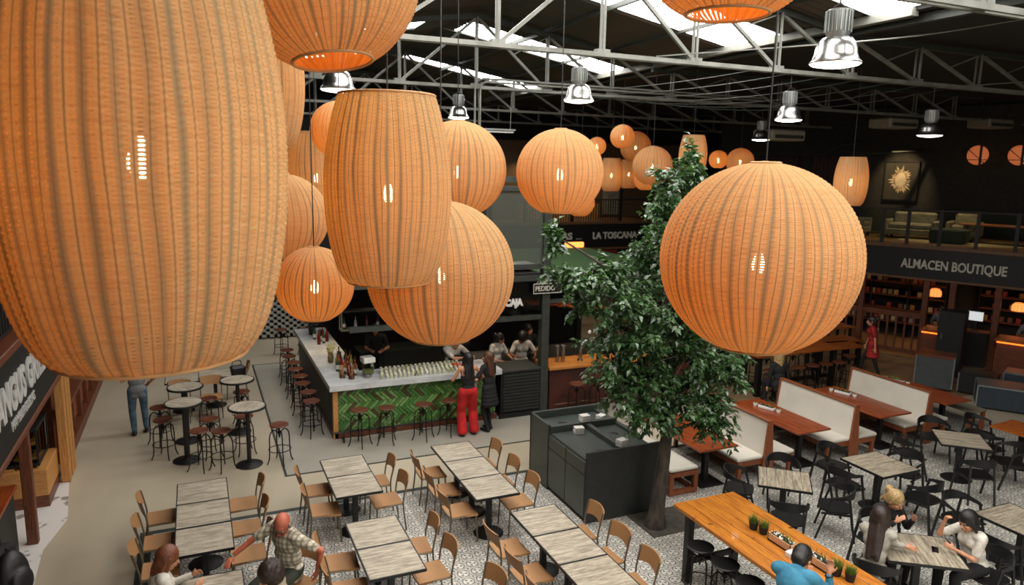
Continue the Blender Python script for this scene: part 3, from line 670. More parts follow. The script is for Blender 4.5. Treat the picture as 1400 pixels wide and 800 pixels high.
# reddish timber screens on the far right wall
for s_, w_ in ((-4.4, 1.3), (-2.6, 1.2)):
    a = thing('timber_screen', 'reddish timber screen %s on the dark upper wall' % ('left' if s_ < -4 else 'right of its twin'), 'screen'); a.matrix_world = RBm @ Matrix.Translation((s_, 3.9, 3.42))
    for k_ in range(9): MB().box((-w_/2+(k_+.5)*w_/9, 0, 1.3), (w_/9-.015, .05, 2.6)).build('slat', M_wallR, a)
# ---- under the fascia: shop interior
def rthing(name, label, cat, s_, d, z=0, rz=0, group=None):
    return thing(name, label, cat, rbx(s_, d, z), RBz+rz, group)
shf = rthing('goods_shelf', 'dark shelf unit stocked with packets behind the timber fence', 'shelf', .1, 2.9, -.006)
for z_ in (.5, .95, 1.4, 1.85): MB().box((0, 0, z_), (3.4, .4, .03)).build('shelf_board', M_redwood, shf)
for s_ in (-1.7, -.55, .6, 1.7): MB().box((s_, 0, 1.05), (.04, .4, 2.1)).build('side_panel', M_black, shf)
gm = [mat('packet_'+n, c, .6) for n, c in (('cream', '#a3936f'), ('ochre', '#8f6a2f'), ('brown', '#5c3d24'), ('grey', '#77746a'), ('red', '#7e2a1c'))]
gme = [MB().box((0, 0, .08), (.13, .12, .16), ch=.008).mesh('packet', g) for g in gm]
for j, z_ in enumerate((.515, .965, 1.415, 1.865)):
    for i in range(18):
        if random.random() < .3: continue
        q = rbx(-1.5+i*.18, 2.86, z_); c = random.randrange(5); o = link(bpy.data.objects.new('packet', gme[c])); o.location = q; o.rotation_euler = (0, 0, RBz)
        tag(o, 'small %s packet on the %s board of the shelves behind the fence' % (('cream', 'ochre', 'brown', 'grey', 'red')[c], ('lowest', 'second', 'third', 'top')[j]), 'packet', '%s packets on the %s board' % (('cream', 'ochre', 'brown', 'grey', 'red')[c], ('lowest', 'second', 'third', 'top')[j]))
shf2 = rthing('goods_shelf', 'dark shelf unit with red and ochre goods behind the boutique counter', 'shelf', 4.6, 3.1, -.006)
for z_ in (.9, 1.3, 1.7, 2.1): MB().box((0, 0, z_), (3.8, .35, .03)).build('shelf_board', M_redwood, shf2)
for s_ in (-1.9, 0, 1.9): MB().box((s_, 0, 1.15), (.04, .35, 2.3)).build('side_panel', M_black, shf2)
for j, z_ in enumerate((.915, 1.315, 1.715)):
    for i in range(16):
        if random.random() < .35: continue
        c = random.choice((1, 2, 4, 4)); o = link(bpy.data.objects.new('packet', gme[c])); o.location = rbx(2.9+i*.22, 3.05, z_); o.rotation_euler = (0, 0, RBz)
        n_ = (('cream', 'ochre', 'brown', 'grey', 'red')[c], ('lower', 'middle', 'upper')[j]); tag(o, 'small %s packet on the %s board behind the boutique counter' % n_, 'packet', 'boutique %s packets, %s board' % n_)
def led_counter(s0, s1, d0, d1, label):
    t = thing('shop_counter', label, 'counter'); RB(t)
    MB().span((s0, d0, -.006), (s1, d1, 1.02)).build('body', M_redwood, t); MB().span((s0-.05, d0-.08, 1.04), (s1+.05, d1, 1.1), ch=.01).build('worktop', M_high2, t)
    MB().span((s0, d0-.05, 1.0), (s1, d0-.01, 1.035)).build('led_strip', M_orange, t); return t
led_counter(1.95, 2.85, -.95, -.2, 'timber shop counter with orange light strip, left of the black cabinet')
led_counter(3.75, 7.2, -.85, -.12, 'long timber shop counter with orange light strip at the right edge')
for s_, d, z_, l_ in ((1.82, .9, 1.9, 'domed wicker pendant lamp left of the black cabinet'), (3.95, .9, 1.75, 'domed wicker pendant lamp at the right edge over the counter')):
    a = rthing('wicker_pendant', l_, 'lamp', s_, d, z_, 0, 'domed pendants in the boutique')
    m_ = MB(); m_.lathe([(.03, .14), (.1, .13), (.16, .07), (.18, -.02), (.17, -.1)], 20, cap=False); m_.build('shade', emis('dome_glow', (1, .35, .08), 1.1) if 'dome_glow' not in bpy.data.materials else bpy.data.materials['dome_glow'], a)
    for k_ in range(12):
        q = 2*pi*k_/12; MB().tube([(cos(q)*r_, sin(q)*r_, z2) for r_, z2 in ((.035, .15), (.105, .14), (.168, .07), (.187, -.02), (.175, -.11))], .004, 4).build('rib', M_pine, a)
    MB().ell((0, 0, .0), (.04, .04, .05), 10, 6).build('bulb', M_bulb, a); MB().cyl((0, 0, .14), (0, 0, 3.3-z_), .006, 5).build('cord', M_black, a)
mo = rthing('monitor', 'lit white till screen between the black cabinet and a timber post', 'monitor', 3.02, -.35, 1.12)
mo.location = rbx(3.02, .35, 1.02)
MB().box((0, 0, .42), (.42, .04, .3), ch=.01).build('casing', M_black, mo); MB().box((0, -.022, .42), (.38, .005, .26)).build('screen', emis('screen_white', (.8, .85, .85), .55), mo)
MB().cyl((0, 0, .02), (0, 0, .3), .02, 8).build('stand', M_black, mo); MB().box((0, 0, .01), (.2, .16, .02)).build('base', M_black, mo)
bc = thing('till_shelf', 'low dark stand under the lit till screen', 'stand', rbx(3.05, .35, -.006), RBz)
MB().box((0, 0, .5), (.7, .4, 1.0)).build('body', M_black, bc); MB().box((0, 0, 1.01), (.74, .44, .03)).build('worktop', M_redwood, bc)
# black standing cabinet and equipment cases on the warm floor
bcab = thing('black_cabinet', 'tall narrow black cabinet in front of the boutique posts', 'cabinet', (18.95, 12.95, -.006), RBz)
MB().box((0, 0, .9), (.62, .5, 1.8), ch=.01).build('body', M_black, bcab); MB().box((0, -.255, 1.0), (.5, .01, 1.5)).build('door', M_signblack, bcab); MB().box((-.2, -.27, 1.1), (.02, .03, .15)).build('handle', M_housing, bcab)
def case(loc, rz, size, label, body, lid, name='equipment_case'):
    t = thing(name, label, 'case', loc, rz, 'equipment cases by the boutique'); L_, W, H_ = size
    MB().box((0, 0, H_*.47+.03), (L_, W, H_*.9), ch=.012).build('body', body, t); MB().box((0, 0, H_*.95+.01), (L_+.02, W+.02, H_*.08), ch=.01).build('lid', lid, t)
    for a in (-1, 1):
        for b in (-1, 1):
            MB().box((a*L_/2, b*W/2, H_*.5+.02), (.03, .03, H_*.86)).build('corner_trim', M_housing, t); MB().cyl((a*L_*.4, b*W*.38-.02, .025), (a*L_*.4, b*W*.38+.02, .025), .025, 8).build('caster', M_black, t)
    return t
case((17.42, 12.25, -.006), RBz+R(8), (.85, .6, .92), 'dark green-grey case with a timber lid, left of the group', mat('case_grey', '#3c4140', .6), M_redwood)
case((18.0, 11.45, -.006), RBz, (.8, .6, .55), 'low black case in front of the tall black cabinet', M_black, M_black)
case((18.9, 10.85, -.006), RBz, (.9, .6, .62), 'blue-black case with metal edging below the orange counter', mat('case_blue', '#1f2c36', .5), M_housing)
case((17.5, 10.4, -.006), RBz+R(12), (1.3, .75, .58), 'wide blue-black case with metal trim at the right edge', bpy.data.materials['case_blue'], M_housing)

# ------------------------------------------------------------------ the bar kiosk
ks = thing('bar_kiosk_frame', 'dark steel frame over the bar with mesh screens and cross beams', 'kiosk frame')
MB().span((6.9, 14.0, -.004), (7.08, 14.18, 5.25)).build('post', M_dgrey, ks)
MB().span((2.7, 19.6, -.012), (2.85, 19.75, 3.2)).build('post', M_dgrey, ks); MB().span((10.9, 19.6, -.012), (11.05, 19.75, 3.2)).build('post', M_dgrey, ks)
MB().span((5.55, 14.0, 3.2), (5.67, 14.12, 5.25)).build('post', M_dgrey, ks)
for z_, h in ((5.13, .12), (4.95, .1), (3.28, .1), (3.02, .12), (2.16, .1)): MB().span((5.55 if z_ > 3.1 else 2.7, 14.02, z_), (6.92, 14.14, z_+h)).build('cross_beam', M_dgrey, ks)
for z_ in (2.5, 2.95): MB().span((7.06, 14.03, z_), (11.0, 14.13, z_+.08)).build('cross_beam', M_dgrey, ks)
MB().span((2.7, 14.2, 3.02), (2.82, 19.7, 3.14)).build('side_beam', M_dgrey, ks)
k = NT('fine_wire_mesh'); sp = k.node('SeparateXYZ'); k.L(k.coord('World'), sp.inputs[0])
ff = k.M('SINE', k.M('MULTIPLY', k.M('ADD', sp.outputs[0], sp.outputs[2]), 210)); f2 = k.M('SINE', k.M('MULTIPLY', k.M('SUBTRACT', sp.outputs[0], sp.outputs[2]), 210)); f3 = k.M('MAXIMUM', ff, f2)
tr = k.node('BsdfTransparent'); mx = k.node('MixShader'); k.L(k.step(f3, .3, .6), mx.inputs[0]); k.b.inputs['Base Color'].default_value = rgba('#4b5046'); k.b.inputs['Roughness'].default_value = .6
k.L(tr.outputs[0], mx.inputs[1]); k.L(k.b.outputs[0], mx.inputs[2]); k.L(mx.outputs[0], k.out.inputs[0]); M_mesh = k.m
MB().span((5.67, 14.07, 3.38), (6.9, 14.08, 4.95)).build('mesh_screen', M_mesh, ks)
MB().span((5.67, 14.35, 3.3), (6.9, 14.9, 3.34)).build('pale_panel', M_white, ks)
MB().span((2.85, 14.1, 3.14), (6.9, 19.6, 3.18)).build('roof_deck', M_black, ks)
MB().span((7.08, 14.2, 2.95), (11.0, 19.7, 3.02)).build('roof_deck', M_black, ks)
MB().span((2.7, 19.75, -.012), (11.05, 19.9, 3.1)).build('back_panel', M_wallD, ks)
MB().span((6.05, 14.05, 2.26), (6.9, 14.07, 3.0)).build('smoked_pane', M_dglass, ks)
text('sign_letters', 'CAJA', .2, M_white, (6.03, 14.04, 2.5), (R(90), 0, 0), .015, ks, fit=.42, bold=.014)
tag(MB().prism([(7.09, 14.3), (11.0, 14.3), (11.0, 19.6), (7.09, 19.6)], 3.021, 3.05).build('turf_roof', M_turf), 'green artificial turf lying on the roof of the right-hand bar', 'turf')
bx_ = thing('hanging_sign', 'small framed sign box with cut letters on the dark post', 'sign', (6.98, 13.95, 2.86))
MB().box((0, 0, 0), (.68, .03, .22)).build('board', M_signblack, bx_); q_ = MB()
for a in (-1, 1): q_.box((0, -.02, a*.105), (.68, .01, .012)); q_.box((a*.335, -.02, 0), (.012, .01, .22))
q_.build('border', M_letter, bx_); text('sign_letters', 'PEDIDO', .15, M_letter, (-.3, -.02, -.05), (R(90), 0, 0), .006, bx_, squeeze=.9)
# lower dark till front between the green counter and the post
tl = thing('till_desk', 'dark slatted till counter between the green bar and the steel post', 'counter', (0, 0, -.004))
MB().span((5.95, 14.02, 0), (6.9, 14.7, 1.02)).build('body', M_black, tl); MB().span((5.9, 13.98, 1.02), (6.9, 14.75, 1.08), ch=.01).build('worktop', M_dark, tl)
for k_ in range(12): MB().span((6.0, 13.995, .14+k_*.072), (6.88, 14.015, .195+k_*.072)).build('slat', M_dark, tl)
MB().span((5.9, 13.97, .0), (6.9, 14.0, .1)).build('kick_plate', M_black, tl)
# green tiled L-shaped counter
bar = thing('bar_counter', 'L-shaped bar counter with green herringbone tiles and pale stone top', 'bar counter', (0, 0, -.004))
MB().prism([(2.27, 13.96), (5.95, 13.96), (5.95, 14.9), (3.05, 14.9), (3.05, 19.35), (2.27, 19.35)], 1.02, 1.13).build('worktop', M_counter, bar)
MB().prism([(2.4, 14.14), (5.85, 14.14), (5.85, 14.75), (2.95, 14.75), (2.95, 19.3), (2.4, 19.3)], 0, 1.02).build('carcass', M_dark, bar)
MB().span((2.36, 14.04, 0), (5.87, 14.14, .12), ch=.008).build('timber_plinth', M_redwood, bar); MB().span((2.34, 14.04, 0), (2.44, 14.14, 1.02), ch=.006).build('corner_post', M_pine, bar)
MB().span((2.34, 14.14, 0), (2.4, 19.3, .12)).build('timber_plinth', M_redwood, bar)
MB().span((2.36, 14.2, .12), (2.4, 19.25, 1.0)).build('dark_side_panel', M_black, bar)
def clip(poly, x0, x1, z0, z1):
    for ax, lim, sg in ((0, x0, 1), (0, x1, -1), (1, z0, 1), (1, z1, -1)):
        out = []
        for i in range(len(poly)):
            a, b = poly[i], poly[(i+1) % len(poly)]; ia = (a[ax]-lim)*sg >= 0; ib = (b[ax]-lim)*sg >= 0
            if ia: out.append(a)
            if ia != ib:
                t = (lim-a[ax])/(b[ax]-a[ax]); out.append((a[0]+(b[0]-a[0])*t, a[1]+(b[1]-a[1])*t))
        poly = out
        if len(poly) < 3: return None
    return poly
# herringbone of slim glazed tiles
MB().span((2.44, 14.1, .12), (5.85, 14.14, 1.02)).build('grout_panel', M_dark, bar)
Wt, Lt = .064, .256; nt = 0
ca = cos(R(45)); 
for i in range(-46, 60):
    for j in range(-40, 40):
        # classic herringbone cell: horizontal tile at (i,j) and vertical one beside it
        for kind in (0, 1):
            a = (i*Wt + j*4*Wt*0, 0)
            if kind == 0: x0, y0, w0, h0 = i*Wt + j*Lt*1, i*Wt - j*Lt, Lt, Wt
            else: x0, y0, w0, h0 = i*Wt + j*Lt + Lt, i*Wt - j*Lt - Lt + Wt*1, Wt, Lt
            g = .004
            poly = [(x0+g, y0+g), (x0+w0-g, y0+g), (x0+w0-g, y0+h0-g), (x0+g, y0+h0-g)]
            poly = [((px_+py_)*ca*1.0+4.1, (py_-px_)*ca+.5) for px_, py_ in poly]
            cx = sum(q[0] for q in poly)/4; cz = sum(q[1] for q in poly)/4
            if not (2.3 < cx < 6 and 0 < cz < 1.15): continue
            c = clip(poly, 2.45, 5.845, .125, 1.015)
            if not c: continue
            ar = abs(sum(c[q][0]*c[(q+1) % len(c)][1]-c[(q+1) % len(c)][0]*c[q][1] for q in range(len(c))))/2
            if ar < .0012 or nt >= 300: continue
            nt += 1; m = MB(); n = len(c); y_ = 14.085+random.uniform(-.003, .003)
            sgn = sum(c[q][0]*c[(q+1) % n][1]-c[(q+1) % n][0]*c[q][1] for q in range(n))
            if sgn < 0: c = c[::-1]
            m.add([(x, 14.1, z) for x, z in c]+[(x, y_+.004, z) for x, z in c]+[((x-cx)*.93+cx, y_, (z-cz)*.93+cz) for x, z in c],
                  [(q, (q+1) % n, n+(q+1) % n, n+q) for q in range(n)]+[(n+q, n+(q+1) % n, 2*n+(q+1) % n, 2*n+q) for q in range(n)]+[tuple(range(2*n, 3*n))])
            m.build('green_tile', M_gtile, bar, smooth=False)
print('green tiles', nt)
fr_ = thing('foot_rail', 'black tubular foot rail along the green tiled bar front', 'foot rail', (0, 0, -.004))
MB().tube([(2.3, 13.8, .22), (5.7, 13.8, .22)], .02, 8).build('rail', M_black, fr_)
for x in (2.5, 3.3, 4.1, 4.9, 5.6): MB().tube([(x, 13.8, .22), (x, 13.85, .05), (x, 14.02, .03)], .014, 6).build('bracket', M_black, fr_); MB().cyl((x, 13.8, 0), (x, 13.8, .22), .018, 6).build('leg', M_black, fr_)
# inner work bench and hanging bottle shelf
ib = thing('work_bench', 'dark steel work bench inside the bar', 'bench', (0, 0, -.012))
MB().span((3.6, 17.3, 0), (6.4, 17.9, .88)).build('body', M_dark, ib); MB().span((3.55, 17.25, .88), (6.45, 17.95, .92)).build('worktop', M_dgrey, ib)
hs = thing('hanging_shelf', 'hanging steel shelf with bottles behind the bar', 'shelf', (0, 16.5, 0))
for z_ in (1.66, 2.1): MB().span((2.95, -.14, z_), (5.5, .14, z_+.03)).build('shelf_board', M_steelw if z_ < 2 else M_dgrey, hs)
for x in (2.97, 4.2, 5.48):
    for y_ in (-.13, .13): MB().span((x-.012, y_-.012, 1.66), (x+.012, y_+.012, 3.02)).build('hanger', M_steelw, hs)
# second bar with the beer taps
b2_ = thing('tap_bar', 'dark red timber bar with honey wood top behind the black cabinet', 'bar counter', (0, 0, -.004))
MB().span((7.15, 14.05, 0), (11.0, 14.6, .98)).build('body', M_mahog if 0 else mat('dark_red_front', '#4a1d12', .5, 0, '#35140c', sc=3), b2_)
MB().span((7.1, 13.95, .98), (11.05, 14.75, 1.05), ch=.01).build('worktop', wood('honey_worktop', '#b97a34', '#96591f', stretch=(.8, 9, 9)), b2_)
MB().tube([(7.2, 13.85, .22), (10.9, 13.85, .22)], .018, 8).build('foot_rail', M_copper, b2_)
aw = thing('timber_canopy', 'tilted timber canopy hanging inside the tap bar', 'canopy', (8.3, 15.6, 2.25))
for k_ in range(6): MB().box((-.9+k_*.34, 0, -.04*k_), (.33, .8, .03)).build('plank', M_mahog, aw)
for a in (-.8, .7): MB().cyl((a, 0, 0), (a, 0, .72), .012, 6).build('hanger', M_black, aw)
tp_ = thing('beer_tap', 'chrome arched beer tap with round handles on the tap bar', 'beer tap', (8.06, 14.3, 1.046))
MB().tube(spline([(0, 0, 0), (0, 0, .3), (.07, 0, .42), (.25, 0, .47), (.75, 0, .5)]), .045, 12).build('column', M_alu, tp_)
MB().lathe([(.07, 0), (.07, .02), (.05, .03)], 16).build('base', M_alu, tp_)
for k_ in range(4):
    x = .22+k_*.17; MB().tube([(x, 0, .46), (x, -.1, .46), (x, -.12, .38)], .014, 6).build('spout', M_alu, tp_); MB().cyl((x, 0, .5), (x, 0, .62), .012, 6).build('lever', M_alu, tp_); MB().ell((x, -.01, .66), (.045, .02, .045), 12, 8).build('handle', M_white, tp_)
for k_, (x, y) in enumerate(((7.48, 14.35), (7.62, 14.33))):
    t = thing('cup_stack', 'tall steel cup stack on the tap bar, %s of two' % ('left' if k_ == 0 else 'right'), 'cups', (x, y, 1.046))
    MB().lathe([(.04, 0), (.055, .36), (.05, .36), (.036, .01)], 16, cap=False).build('stack', M_alu, t); MB().lathe([(.05, .36), (.055, .39), (.02, .4)], 16).build('top_cup', M_housing, t)

# ------------------------------------------------------------------ dark grey service cabinet
sc = thing('service_cabinet', 'dark grey-green service cabinet block with open top trays beside the tree', 'cabinet', (0, 0, -.001))
MB().span((5.34, 9.14, .06), (6.62, 11.05, 1.0)).build('carcass', M_cabinet, sc)
MB().span((5.36, 9.16, 0), (6.6, 11.0, .06)).build('plinth', M_black, sc)
MB().span((5.3, 9.08, .03), (6.66, 9.13, 1.17), ch=.006).build('end_panel', M_dark, sc)
MB().span((5.3, 10.42, .03), (5.34, 11.13, 1.17), ch=.004).build('end_panel', M_cabinet, sc)
MB().span((5.3, 11.08, .03), (6.66, 11.13, 1.17), ch=.006).build('end_panel', M_cabinet, sc); MB().span((6.62, 9.13, .03), (6.66, 11.08, 1.02), ch=.004).build('end_panel', M_cabinet, sc)
MB().span((5.34, 9.13, 1.0), (6.62, 11.08, 1.03)).build('top_board', M_cabtop, sc)
MB().span((5.34, 10.36, 1.03), (6.62, 10.44, 1.15), ch=.006).build('divider', M_cabinet, sc); MB().span((6.0, 9.13, 1.03), (6.08, 10.36, 1.12), ch=.006).build('divider', M_cabinet, sc)
MB().span((6.58, 9.6, 1.03), (6.66, 11.08, 1.08)).build('rim', M_cabinet, sc)
for y0, y1 in ((9.16, 9.78), (9.8, 10.4), (10.44, 11.05)):
    if y0 < 10.4:
        d = MB().span((5.31, y0, .78), (5.34, y1, .99), ch=.004).build('drawer', M_cabinet, sc); MB().span((5.31, y0, .08), (5.34, y1, .765), ch=.004).build('door', M_cabinet, sc)
for x, y in ((5.75, 10.75), (5.72, 9.4), (6.33, 9.98)): MB().lathe([(.0, .004), (.07, .004), (.08, .0)], 20, (x, y, 1.03)).build('waste_hole', M_black, sc)
for k_, (x, y, z_, l_) in enumerate(((5.78, 10.22, 1.03, 'front left'), (6.0, 10.42, 1.15, 'on the divider'), (6.04, 9.28, 1.12, 'beside the near end'), (6.45, 10.62, 1.03, 'at the back'))):
    t = thing('napkin_stack', 'white napkin stack on the service cabinet, %s' % l_, 'napkins', (x, y, z_-.001), R(12*k_-10))
    for q in range(4): MB().box((random.uniform(-.004, .004), 0, .014+q*.028), (.16, .13, .026), ch=.003).build('napkins', M_white, t)
# ================================================================== WICKER LANTERNS
def wicker_mesh(name, prof_fn, nst, nro, amp, per=4, rper=2):
    """prof_fn(v)->(r,z) outer shell, v 0 (bottom) .. 1 (top). A true over-under weave: every row passes outside one stake and inside the next."""
    nu, nv = nst*per//2, nro*rper; vs = []; uvs = []
    for j in range(nv+1):
        v = j/nv; r, z = prof_fn(v); row = j//rper; inrow = (j % rper)/rper
        bulge = .25+.75*sin(pi*inrow) if rper > 1 else 1
        for i in range(nu+1):
            a = 2*pi*i/nu
            d = amp*bulge*cos(a*nst/2+pi*(row % 2)) + amp*.9*cos(a*nst/4)
            vs.append(((r+d)*cos(a), (r+d)*sin(a), z)); uvs.append((i/nu, v))
    W_ = nu+1; fs = [(j*W_+i, j*W_+i+1, (j+1)*W_+i+1, (j+1)*W_+i) for j in range(nv) for i in range(nu)]
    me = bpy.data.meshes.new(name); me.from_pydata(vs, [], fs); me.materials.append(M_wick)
    uvl = me.uv_layers.new(name='UVMap'); li = [0.0]*(len(me.loops)*2)
    vi = [0]*len(me.loops); me.loops.foreach_get('vertex_index', vi)
    for k_, q in enumerate(vi): li[2*k_], li[2*k_+1] = uvs[q]
    uvl.data.foreach_set('uv', li); me.polygons.foreach_set('use_smooth', [True]*len(fs)); me.update(); return me
def sph_prof(v):      # globe of diameter 1 with an open foot and a small open crown
    t = R(156)*(1-v)+R(8)*v
    return .5*sin(t), .5*cos(t)*.99
def bar_prof(v):      # barrel, width 1, height 1.6
    z = -.735+1.47*v; q = abs(z/.735)
    return .5*((1-.25*q**2.0) if z > 0 else (1-.25*q**2.1-.09*q**14)), z
ME = {}
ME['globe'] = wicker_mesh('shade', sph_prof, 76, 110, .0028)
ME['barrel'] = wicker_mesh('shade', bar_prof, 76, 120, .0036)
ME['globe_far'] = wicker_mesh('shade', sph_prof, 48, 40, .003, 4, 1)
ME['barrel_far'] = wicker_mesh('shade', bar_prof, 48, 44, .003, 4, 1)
def ring_mesh(r, z, rad, n=48): return MB().tube([(r*cos(2*pi*i/n), r*sin(2*pi*i/n), z) for i in range(n)], rad, 6, closed=True)
def frame_mesh(kind):
    pf = sph_prof if kind == 'globe' else bar_prof; out = []
    for nm, v in (('foot_rim', 0), ('crown_rim', 1)):
        m = MB(); r, z = pf(v); m.tube([((r)*cos(2*pi*i/40), (r)*sin(2*pi*i/40), z) for i in range(40)], .009, 6, closed=True)
        if v:
            for i in range(3): a = 2*pi*i/3; m.tube([(0, 0, z+.01), (r*cos(a), r*sin(a), z)], .004, 5)
        out.append((nm, m.mesh(nm, M_cordrim)))
    return out
M_cordrim = mat('cane_rim', '#b98a55', .6)
FR = {k_: frame_mesh(k_) for k_ in ('globe', 'barrel')}
def bulbmesh(s):   # real size bulb; s = lantern width
    return MB().lathe([(.0, -.085), (.022, -.078), (.036, -.05), (.036, -.02), (.02, .03), (.014, .045)], 10).mesh('bulb', M_bulb)
BM = bulbmesh(1); SK = MB().cyl((0, 0, .045), (0, 0, .12), .018, 8).mesh('socket', M_black)
def lantern(kind, p, wid, label, far=False, rz=0, group=None, bulb=1.0):
    nm = 'wicker_globe_lantern' if kind == 'globe' else 'wicker_barrel_lantern'
    t = thing(nm, label, 'lantern', p, rz, group)
    s = link(bpy.data.objects.new('shade', ME[kind+('_far' if far else '')])); s.parent = t; s.scale = (wid,)*3
    for nm_, me_ in FR[kind]: f = link(bpy.data.objects.new(nm_, me_)); f.parent = t; f.scale = (wid,)*3
    b = link(bpy.data.objects.new('bulb', BM)); b.parent = t; b.scale = (bulb,)*3
    k_ = link(bpy.data.objects.new('socket', SK)); k_.parent = t; k_.scale = (bulb,)*3
    top = (sph_prof(1)[1] if kind == 'globe' else bar_prof(1)[1])*wid
    L_ = rz_(p[0])-.02-p[2] if p[1] < 24 else 7-p[2]
    MB().cyl((0, 0, .1), (0, 0, L_), .005, 5).build('cord', M_black, t)
    return t
G = 'wicker lanterns over the food hall'
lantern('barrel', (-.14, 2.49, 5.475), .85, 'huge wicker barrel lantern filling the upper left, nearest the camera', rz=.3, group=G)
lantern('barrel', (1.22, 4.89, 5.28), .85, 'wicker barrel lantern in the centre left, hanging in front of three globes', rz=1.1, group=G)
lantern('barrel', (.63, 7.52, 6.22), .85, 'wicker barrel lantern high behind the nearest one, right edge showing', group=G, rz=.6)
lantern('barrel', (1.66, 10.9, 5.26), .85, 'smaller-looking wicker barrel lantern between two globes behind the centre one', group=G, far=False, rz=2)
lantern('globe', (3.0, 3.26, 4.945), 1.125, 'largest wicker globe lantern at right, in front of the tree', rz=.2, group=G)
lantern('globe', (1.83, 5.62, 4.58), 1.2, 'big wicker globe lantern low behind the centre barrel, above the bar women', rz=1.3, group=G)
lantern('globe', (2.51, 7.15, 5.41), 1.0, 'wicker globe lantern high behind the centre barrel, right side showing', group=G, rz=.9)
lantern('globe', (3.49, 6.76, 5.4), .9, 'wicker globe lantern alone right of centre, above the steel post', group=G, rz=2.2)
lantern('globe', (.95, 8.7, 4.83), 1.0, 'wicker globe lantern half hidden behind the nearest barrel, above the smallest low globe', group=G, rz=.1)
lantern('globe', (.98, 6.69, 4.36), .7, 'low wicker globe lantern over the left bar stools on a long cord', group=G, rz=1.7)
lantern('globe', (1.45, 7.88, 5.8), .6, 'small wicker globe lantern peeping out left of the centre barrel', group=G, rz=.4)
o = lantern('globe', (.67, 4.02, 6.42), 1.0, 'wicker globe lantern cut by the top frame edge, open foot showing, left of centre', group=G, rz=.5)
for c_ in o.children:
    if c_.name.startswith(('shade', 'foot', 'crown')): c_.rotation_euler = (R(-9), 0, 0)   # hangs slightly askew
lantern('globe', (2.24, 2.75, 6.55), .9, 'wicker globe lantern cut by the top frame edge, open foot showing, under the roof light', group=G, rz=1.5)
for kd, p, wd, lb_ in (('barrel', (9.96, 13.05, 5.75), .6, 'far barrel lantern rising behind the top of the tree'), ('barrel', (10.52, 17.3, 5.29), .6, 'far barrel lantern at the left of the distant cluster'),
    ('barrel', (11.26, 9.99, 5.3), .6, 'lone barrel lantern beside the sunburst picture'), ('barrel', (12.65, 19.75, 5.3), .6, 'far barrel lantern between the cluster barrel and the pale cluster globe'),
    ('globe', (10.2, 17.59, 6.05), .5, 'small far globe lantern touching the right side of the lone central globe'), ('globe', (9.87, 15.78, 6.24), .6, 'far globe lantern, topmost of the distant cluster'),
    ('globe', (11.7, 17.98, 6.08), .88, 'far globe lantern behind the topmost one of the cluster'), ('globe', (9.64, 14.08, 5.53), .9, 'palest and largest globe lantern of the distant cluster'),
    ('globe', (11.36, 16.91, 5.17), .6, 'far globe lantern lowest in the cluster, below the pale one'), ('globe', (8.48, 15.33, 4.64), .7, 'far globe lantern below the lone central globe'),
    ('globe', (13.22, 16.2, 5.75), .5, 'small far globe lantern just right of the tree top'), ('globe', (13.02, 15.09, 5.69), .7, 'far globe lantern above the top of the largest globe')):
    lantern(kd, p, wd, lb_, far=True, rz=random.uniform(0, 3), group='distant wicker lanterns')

# ================================================================== INDUSTRIAL LAMPS
def hall_lamp(p, label, s=1.0):
    t = thing('industrial_lamp', label, 'lamp', p, 0, 'industrial hall lamps'); t.scale = (s,)*3
    m = MB(); m.lathe([(.085, .03), (.12, .015), (.15, -.02), (.168, -.07), (.175, -.12), (.19, -.16), (.215, -.185), (.212, -.195), (.17, -.16), (.16, -.1), (.14, -.02), (.08, .02)], 40, cap=False); m.build('reflector', M_alu, t)
    h = MB(); h.lathe([(.075, .0), (.085, .03), (.1, .06), (.1, .24), (.085, .25), (0, .25)], 24)
    for k_ in range(20):
        a = 2*pi*k_/20; h.box((.1*cos(a), .1*sin(a), .15), (.022, .008, .17), rz=a)
    h.build('ballast_housing', M_housing, t)
    MB().lathe([(0, -.175), (.19, -.18), (.207, -.19), (.19, -.205), (.1, -.222), (0, -.228)], 28).build('glass', M_lampglass, t)
    b = MB(); b.tube([(-.06, 0, .2), (-.06, 0, .27), (0, 0, .3), (.06, 0, .27), (.06, 0, .2)], .008, 6); b.cyl((0, 0, .29), (0, 0, 7.0/1-p[2] if s == 1 else .45), .007, 6); b.build('hook', M_black, t)
    MB().box((.105, 0, .16), (.03, .05, .05)).build('junction_box', M_housing, t)
    return t
hall_lamp((5.09, 4.8, 6.56), 'large-looking industrial aluminium lamp at the top right, nearest the camera')
hall_lamp((4.96, 9.1, 6.56), 'industrial aluminium lamp below the middle truss, above the lone globe')
hall_lamp((4.93, 14.0, 6.59), 'small-looking industrial lamp behind the centre barrel lantern, beside the conduit bend')
hall_lamp((8.76, 9.1, 6.46), 'industrial lamp hanging above the largest globe lantern')
hall_lamp((12.66, 14.0, 6.4), 'industrial lamp in the dark, behind and left of the lamp above the largest globe')
hall_lamp((12.06, 9.1, 6.33), 'industrial lamp at the far right under the dark roof')
hall_lamp((1.67, 9.1, 6.52), 'industrial lamp touching the foot of the top left globe lantern')

